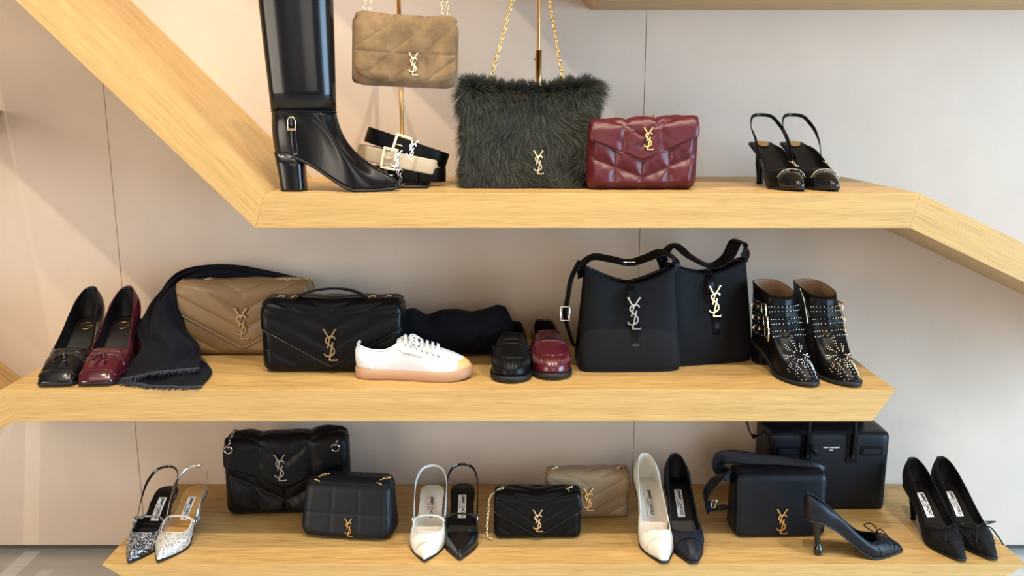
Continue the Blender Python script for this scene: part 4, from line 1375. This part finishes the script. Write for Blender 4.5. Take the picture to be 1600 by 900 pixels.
# ---- hobo bags
def hobo(label, uv, yawd, w, h, d, metal, strap, group, hm, tilt=0.0, extra=True):
    loc, yaw = bag_at(*uv, Z_MID, d, yawd)
    t = thing('hobo_bag', label, 'handbag', loc, yaw, group)
    n, K = 120, 30
    a = np.linspace(0, 2*PI, n, endpoint=False)
    P = []
    for v in np.linspace(0, 1, K):
        hw = (w/2)*(1-.14*v); hd = (d/2)*(1-.62*v**1.5)
        e = 2/(6-2.2*v)
        c, s_ = np.cos(a), np.sin(a)
        x = hw*np.sign(c)*np.abs(c)**e; y = hd*np.sign(s_)*np.abs(s_)**e
        rr = np.clip(v/.10, 0, 1); k = 1-.05*(1-rr)**2
        zt = hm+(h-hm)*np.abs(x/hw)**1.4
        z = zt*v**1.0
        y = y*k; x = x*k
        y = y-np.sign(y)*.012*np.sin(PI*min(1, v*1.1))*np.clip(1-(x/hw)**2, 0, 1)*0.6*v
        y = y-np.where(y < 0, 1, 0)*(.010*math.sin(PI*v)*np.cos(PI*x/hw*.5)-.012*math.sin(PI*v**1.6)*np.exp(-((x/hw+.35)/.28)**2)*v)
        # gusset pinched inward at the sides
        g = np.clip((np.abs(c)-.93)/.07, 0, 1)
        x = x-np.sign(x)*g*.016*math.sin(PI*min(1, v))
        P.append(np.stack([x, y, z], 1))
    P = np.array(P)
    v = P.reshape(-1, 3); f = [q[::-1] for q in gridf(K, n, False, True)]
    f.append(tuple(range(n)))
    f = [q[::-1] for q in f]
    mesh('body', v, f, ['black_matte_leather', 'black_suede'], t, solid=.003, inner=1)
    # piping along front edges
    for sx in (-1, 1):
        idx = int(np.argmin(np.abs(a-(PI*1.5+sx*PI*.25*.92)))) if False else None
        pp = []
        for k in range(1, K):
            row = P[k]
            m = row[:, 1] < 0
            cand = row[m]
            hw = np.abs(row[:, 0]).max()
            j = np.argmin(np.abs(cand[:, 0]-sx*hw*.93))
            pp.append(cand[j]+[0, -.0012, 0])
        tube('edge_piping', pp, .0016, 'black_leather', t)
    def fy(z):
        k = min(K-1, max(0, int(z/hm*(K-1))))
        return P[k][:, 1].min()-.002
    z1 = hm+.002
    pts = [(0, .012, z1), (0, -.005, z1+.005), (0, fy(z1-.02)-.002, z1-.015), (0, fy(z1-.06)-.002, z1-.055)]
    tb = ribbon('closure_tab', path(pts, 12), .022, .003, (0, -1, .3), 'black_leather', t)
    ez = z1-.112
    emblem(t, .082, (.006, min(fy(ez+.08), fy(ez))-.003, ez), metal, rx=-.10 if extra else -.07)
    ribbon('lower_tab', [(.012, fy(ez-.035)-.002, ez-.045), (.012, fy(ez-.02)-.002, ez-.02), (.012, fy(ez)-.002, ez+.012)], .021, .003, (0, -1, 0), 'black_leather', t)
    st = ribbon('shoulder_strap', path(strap, 60), .034, .0035, np.array([0, -.25, 1.0]) if not extra else np.array([0, -.35, 1.0]), 'black_leather', t)
    return t, P, st
w, h, d = .268, .268, .130
t, P, st = hobo('black leather hobo bag with silver monogram in front of its twin', (985, 582), 2, w, h, d, 'silver',
    [(-.118, .012, .235), (-.120, .006, .268), (-.098, .0, .288), (-.05, -.01, .285), (0, -.012, .276), (.045, -.008, .288), (.085, .0, .300), (.114, .005, .285), (.122, .010, .245)], 'black hobo bags', .222)
sp = ribbon('strap_end', path([(-.128, -.012, .282), (-.150, -.022, .24), (-.160, -.026, .185), (-.166, -.026, .145), (-.155, -.018, .10), (-.140, -.004, .055)], 26), .020, .0035, (-1, -.5, .1), 'black_leather', t)
c = np.array([-.168, -.036, .150])
tube('strap_buckle', [c+[-.010, 0, -.018], c+[.012, -.004, -.018], c+[.012, -.004, .018], c+[-.010, 0, .018]], .0026, 'silver', sp, closed=True)
tube('strap_slide', [(-.02, -.022, .279), (.012, -.022, .279)], .002, 'silver', st)
t, P, st = hobo('black leather hobo bag with gold monogram, leaning behind its twin', (1110, 570), 14, .262, .272, .120, 'gold',
    [(-.112, .012, .240), (-.114, .008, .285), (-.092, .0, .312), (-.055, -.03, .285), (0, -.045, .262), (.045, -.035, .280), (.085, -.01, .318), (.112, .005, .312), (.126, .010, .255)], 'black hobo bags', .238, extra=False)

# ---- crossbody bag with wide strap
def crossbody():
    w, h, d = .242, .172, .085
    loc, yaw = bag_at(1217, 838, Z_LOW, d, 2)
    def df(P):
        P = P.copy(); kz = np.clip(P[:, 2]/h, 0, 1)
        P[:, 1] *= 1.1-.25*kz
        return P
    b = FlapBag('crossbody_bag', 'black smooth leather crossbody bag with wide strap and gold monogram', loc, yaw, w, h, d, .016, 'black_matte_leather', lambda x, z: 0*x, lambda x, z: 0*x, rflap(.006, .022, 4), deform=df, off=.004, inset=.0, piping='black_leather')
    t = b.t
    emblem(t, .070, (.002, -d/2*1.05-.008, .012), 'gold', rx=-.06)
    ribbon('wide_strap', path([(.130, .05, .120), (.131, .025, .145), (.126, .004, .160), (.10, .002, .172), (.04, .018, .180), (-.05, .036, .186), (-.115, .050, .190), (-.145, .054, .182), (-.146, .054, .160), (-.118, .050, .135)], 40), .036, .0035, (.15, -1, .30), 'black_matte_leather', t)
    ls = ribbon('strap_end', path([(-.120, -.005, .150), (-.150, -.03, .176), (-.178, -.045, .165), (-.200, -.04, .128), (-.196, -.02, .085), (-.17, .0, .060), (-.125, .02, .060)], 36), .036, .0035, (-1, -.3, .6), 'black_matte_leather', t)
    tube('strap_buckle', [(-.190, -.048, .090), (-.180, -.052, .090), (-.176, -.052, .112), (-.186, -.048, .112)], .0018, 'gunmetal', ls, closed=True)
crossbody()

# ---- structured tote
def tote():
    w, h, d = .335, .232, .150
    loc, yaw = bag_at(1289, 797, Z_LOW, d, 0)
    t = thing('tote_bag', 'large structured black leather tote with belted side tabs', 'handbag', (loc[0], min(loc[1], DEPTH-d/2-.012), loc[2]), yaw)
    rbox('body', w, d, h, .010, 'black_matte_leather', t, n=(20, 10, 16))
    v, f = boxd((-.022, .012, h+.034), (w*.88, .004, .075)); mesh('back_panel', v, f, 'black_suede', t, smooth=False)
    for sx in (-1, 1):
        v, f = boxd((sx*.118, -d/2-.0012, h-.052), (.062, .004, .026)); tb = mesh('side_tab', v, f, 'black_leather', t, smooth=False)
        bv = tb.modifiers.new('edge', 'BEVEL'); bv.width = .0015; bv.segments = 2
        v, f = boxd((sx*.118, -d/2-.0035, h-.052), (.048, .002, .016)); mesh('tab_panel', v, f, 'black_matte_leather', tb, smooth=False)
    for x in (-.066, .062):
        v, f = boxd((x, -d/2-.0008, h-.045), (.032, .004, .085)); hb = mesh('handle_base', v, f, 'black_leather', t, smooth=False)
        bv = hb.modifiers.new('edge', 'BEVEL'); bv.width = .004; bv.segments = 3
    P = path([(-.066, -d/2-.006, h-.07), (-.066, -d/2-.010, h+.02), (-.060, -d/2-.002, h+.09), (-.03, -d/2+.012, h+.128), (.03, -d/2+.012, h+.128), (.056, -d/2-.002, h+.09), (.062, -d/2-.010, h+.02), (.062, -d/2-.006, h-.07)], 40)
    tube('top_handle', P, .0062, 'black_leather', t)
    tube('key_cord', path([(-.066, -d/2-.014, h+.01), (-.060, -d/2-.014, h-.035), (-.045, -d/2-.012, h-.058)], 10), .0022, 'black_leather', t)
    ribbon('key_bell', [(-.060, -d/2-.016, h-.030), (-.050, -d/2-.014, h-.045), (-.040, -d/2-.012, h-.060)], .012, .004, (0, -1, 0), 'black_leather', t)
    a, fa_ = text_data('SAINT LAURENT', .0062, .0001); b2, fb = text_data('PARIS', .0042, .0001)
    v, f = join([(np.stack([a[:, 0], 0*a[:, 0], a[:, 1]], 1), fa_), (np.stack([b2[:, 0], 0*b2[:, 0], b2[:, 1]-.008], 1), fb)])
    mesh('lettering', v+np.array([.004, -d/2-.0015, h-.042]), f, 'label_white', t, smooth=False)
    ribbon('shoulder_strap', path([(-.15, .0, .225), (-.20, -.02, .20), (-.222, -.02, .25), (-.212, -.01, .31), (-.185, .0, .335), (-.15, .02, .32)], 30), .018, .003, (-1, 0, .2), 'black_leather', t)
tote()

# ------------------------------------------------------------------ belts
def belt(label, loc, rx, ry, rz, mat, buckle_mat, logo_mat, Lx, Ly, bx, lx, hgt=.038):
    t = thing('belt', label, 'belt', loc, rz, 'rolled belts', rx=rx, ry=ry)
    n = 72
    a = np.linspace(0, 2*PI, n, endpoint=False)
    e = 2/2.3
    c, s_ = np.cos(a), np.sin(a)
    P = np.stack([Lx/2*np.sign(c)*np.abs(c)**e, Ly/2*np.sign(s_)*np.abs(s_)**e, np.full(n, hgt/2)], 1)
    ref = P.copy(); ref[:, 2] = 0
    ribbon('strap', P, hgt, .0035, ref, mat, t, closed=True)
    a2 = np.linspace(PI*1.02, PI*1.60, 24); c, s_ = np.cos(a2), np.sin(a2)
    Q = np.stack([(Lx/2+.004)*np.sign(c)*np.abs(c)**e, (Ly/2+.005)*np.sign(s_)*np.abs(s_)**e, np.full(24, hgt/2)], 1)
    rq = Q.copy(); rq[:, 2] = 0
    ribbon('strap_tip', Q, hgt*.98, .0032, rq, mat, t)
    def fy(x):
        k = 1-min(1, abs(2*x/Lx))**2.3
        return -Ly/2*k**(1/2.3)-.0072
    y = min(fy(bx), fy(bx+.024))-.002
    B = [(bx-.006, y, -.006), (bx+.030, y, -.006), (bx+.030, y, -.0059), (bx-.006, y, -.0059)]
    def bar(p, q, th):
        p, q = np.array(p), np.array(q)
        return sweep_data(np.stack([p, (p+q)/2, q]), th, .0035, (0, 1, 0))
    z0, z1 = -.005, hgt+.005
    bk = joined('buckle', [bar((bx, y, z0), (bx, y, z1), .0065), bar((bx-.002, y, z0), (bx+.034, y+.004, z0), .0065), bar((bx-.002, y, z1), (bx+.034, y+.004, z1), .0065)], buckle_mat, t, smooth=False)
    tube('prong', [(bx-.003, y-.002, hgt/2), (bx+.010, y-.003, hgt/2), (bx+.020, y, hgt/2)], .0018, buckle_mat, bk)
    emblem(t, .050, (lx, fy(lx)-.004, -.006), logo_mat)
    for x in (bx-.042, bx-.022, bx+.022, lx-.018, lx+.024):
        if abs(x) < Lx/2*.9:
            q = (x, fy(x)+.003, hgt/2)
            tube('hole', [(q[0], q[1]-.0008, q[2]), (q[0], q[1]+.002, q[2])], .0023, 'ink', t)
pb = on(622, 293, Z_TOP)
belt('black leather belt with silver monogram at the bottom of the stack', (pb.x+.014, pb.y+.052, Z_TOP+.0115), 0, math.radians(1), math.radians(2), 'black_leather', 'silver', 'silver', .196, .086, -.045, -.012, hgt=.036)
belt('beige leather belt with gold buckle in the middle of the stack', (pb.x-.002, pb.y+.050, Z_TOP+.046), math.radians(-2), math.radians(12), math.radians(3), 'beige_belt', 'pale_gold', 'silver', .208, .104, -.040, -.006, hgt=.037)
belt('black leather belt with gold buckle on top of the stack', (pb.x+.014, pb.y+.050, Z_TOP+.076), math.radians(-3), math.radians(19), math.radians(4), 'black_leather', 'pale_gold', 'silver', .204, .086, -.032, .012, hgt=.038)

# ------------------------------------------------------------------ scarf
def sheet(rows, nu, nv):
    rows = [[at(*p) if len(p) == 3 else p for p in r] for r in rows]
    R = np.array([path([tuple(q) for q in r], nu) for r in rows])
    return np.array([path(R[:, i], nv) for i in range(nu)])        # [u][v][3]
def scarf():
    o0 = on(255, 590, Z_MID)
    t = thing('scarf', 'fringed black wool scarf draped over and behind the quilted bags', 'scarf', (o0.x, o0.y, Z_MID))
    off = np.array(t.location)
    rows = [
        [(480, 438, .405), (470, 436, .385), (462, 438, .37), (456, 446, .355)],
        [(420, 424, .41), (410, 426, .39), (400, 430, .37), (395, 437, .35)],
        [(345, 414, .43), (338, 417, .39), (330, 424, .36), (325, 436, .335)],
        [(285, 425, .41), (284, 432, .37), (283, 440, .335), (286, 452, .31)],
        [(240, 470, .35), (252, 470, .285), (268, 470, .275), (283, 480, .29)],
        [(215, 520, .27), (238, 515, .20), (262, 512, .21), (292, 515, .27)],
        [(216, 550, .20), (240, 552, .12), (274, 545, .13), (311, 538, .235)],
        [(192, 572, .17), (225, 578, .085), (268, 572, .09), (318, 556, .18)],
        [(168, 592, .125), (205, 588, .06), (250, 580, .06), (312, 574, .115)],
    ]
    S_ = sheet(rows, 40, 90)
    uu = np.linspace(0, 1, 40)[:, None]; vv = np.linspace(0, 1, 90)[None]
    fold = (.009*np.sin(uu*15+vv*6+.8*np.sin(vv*11))+.005*np.sin(uu*31-vv*13+1)+.005*np.sin(vv*27+uu*8)*vv)*np.clip(vv*3, .3, 1)*np.clip((1.04-vv)*6, .25, 1)
    S_[..., 1] -= fold; S_[..., 2] += fold*.5
    S_[..., 2] = np.maximum(S_[..., 2], Z_MID+.006)
    grid('draped_end', S_-off, 'wool_navy', t, solid=.0022, sub=1)
    rows2 = [
        [(222, 560, .22), (260, 556, .20), (300, 552, .22), (322, 560, .20)],
        [(200, 584, .15), (250, 580, .12), (300, 578, .12), (331, 582, .12)],
        [(178, 597, .10), (228, 600, .055), (280, 602, .038), (326, 592, .075)],
        [(172, 599, .085), (225, 604, .035), (275, 606, .018), (316, 604, .022)],
    ]
    U_ = sheet(rows2, 34, 30)
    u2 = np.linspace(0, 1, 34)[:, None]; v2 = np.linspace(0, 1, 30)[None]
    U_[..., 2] = np.maximum(U_[..., 2]*0+Z_MID+.003+(1-v2)*.03*np.sin(PI*u2)+.002*np.sin(u2*20), Z_MID+.0025)
    grid('under_fold', U_-off, 'wool_navy', t, solid=.0022)
    rng = np.random.default_rng(3)
    st = []
    for E_, E0 in ((S_[:, -1], S_[:, -4]), (U_[:, -1], U_[:, -4])):
        P = path(E_, 210); P0 = path(E0, 210)
        for p, p0 in zip(P, P0):
            dd = unit(p-p0+rng.normal(0, .002, 3)); dd[2] = 0; dd = unit(dd)
            ln = rng.uniform(.012, .032)
            a = p-off
            b = a+dd*ln*.5+[0, 0, -.001]; c = a+dd*ln+rng.normal(0, .0015, 3)
            b[2] = max(b[2], .0015); c[2] = .0014 if a[2] < .02 else max(c[2]-.004, .0014)
            st.append(tube_data(np.array([a, b, c]), [.0010, .0009, .0005]))
    fr = joined('fringe', st, 'wool_fringe', t); fr['kind'] = 'stuff'
    # gathered other end lying behind the black bag
    n, K = 40, 70
    xs = np.linspace(0, 1, K)
    px = np.interp(xs, [0, 1], [560, 806])
    topv = np.interp(xs, [0, .2, .36, .44, .52, .62, .73, .80, .87, .93, 1.0], [500, 487, 483, 494, 485, 484, 489, 484, 477, 480, 512])
    P = []
    for x, tv in zip(px, topv):
        y0 = .31
        a0 = at(x, tv, y0); h = max(.02, a0.z-Z_MID)
        k = (x-560)/246
        wid = .062*(1-.45*max(0, (k-.75)/.25))*(.7+.3*min(1, k*8))
        a = np.linspace(0, 2*PI, n, endpoint=False)
        rr = 1+.05*np.sin(3*a+k*16)+.04*np.sin(5*a-k*30)+.03*np.sin(8*a+k*45)
        y = y0+wid*np.cos(a)*rr; z = Z_MID+.002+h/2*(1+np.sin(a))
        P.append(np.stack([np.full(n, a0.x)+.004*np.sin(2*a+k*20), y, z], 1))
    P = np.array(P)
    v = P.reshape(-1, 3)-off; f = gridf(K, n, False, True)+[tuple(range(n))[::-1], tuple((K-1)*n+i for i in range(n))]
    mesh('gathered_end', v, [q[::-1] for q in f], 'wool_navy', t, sub=1)
scarf()
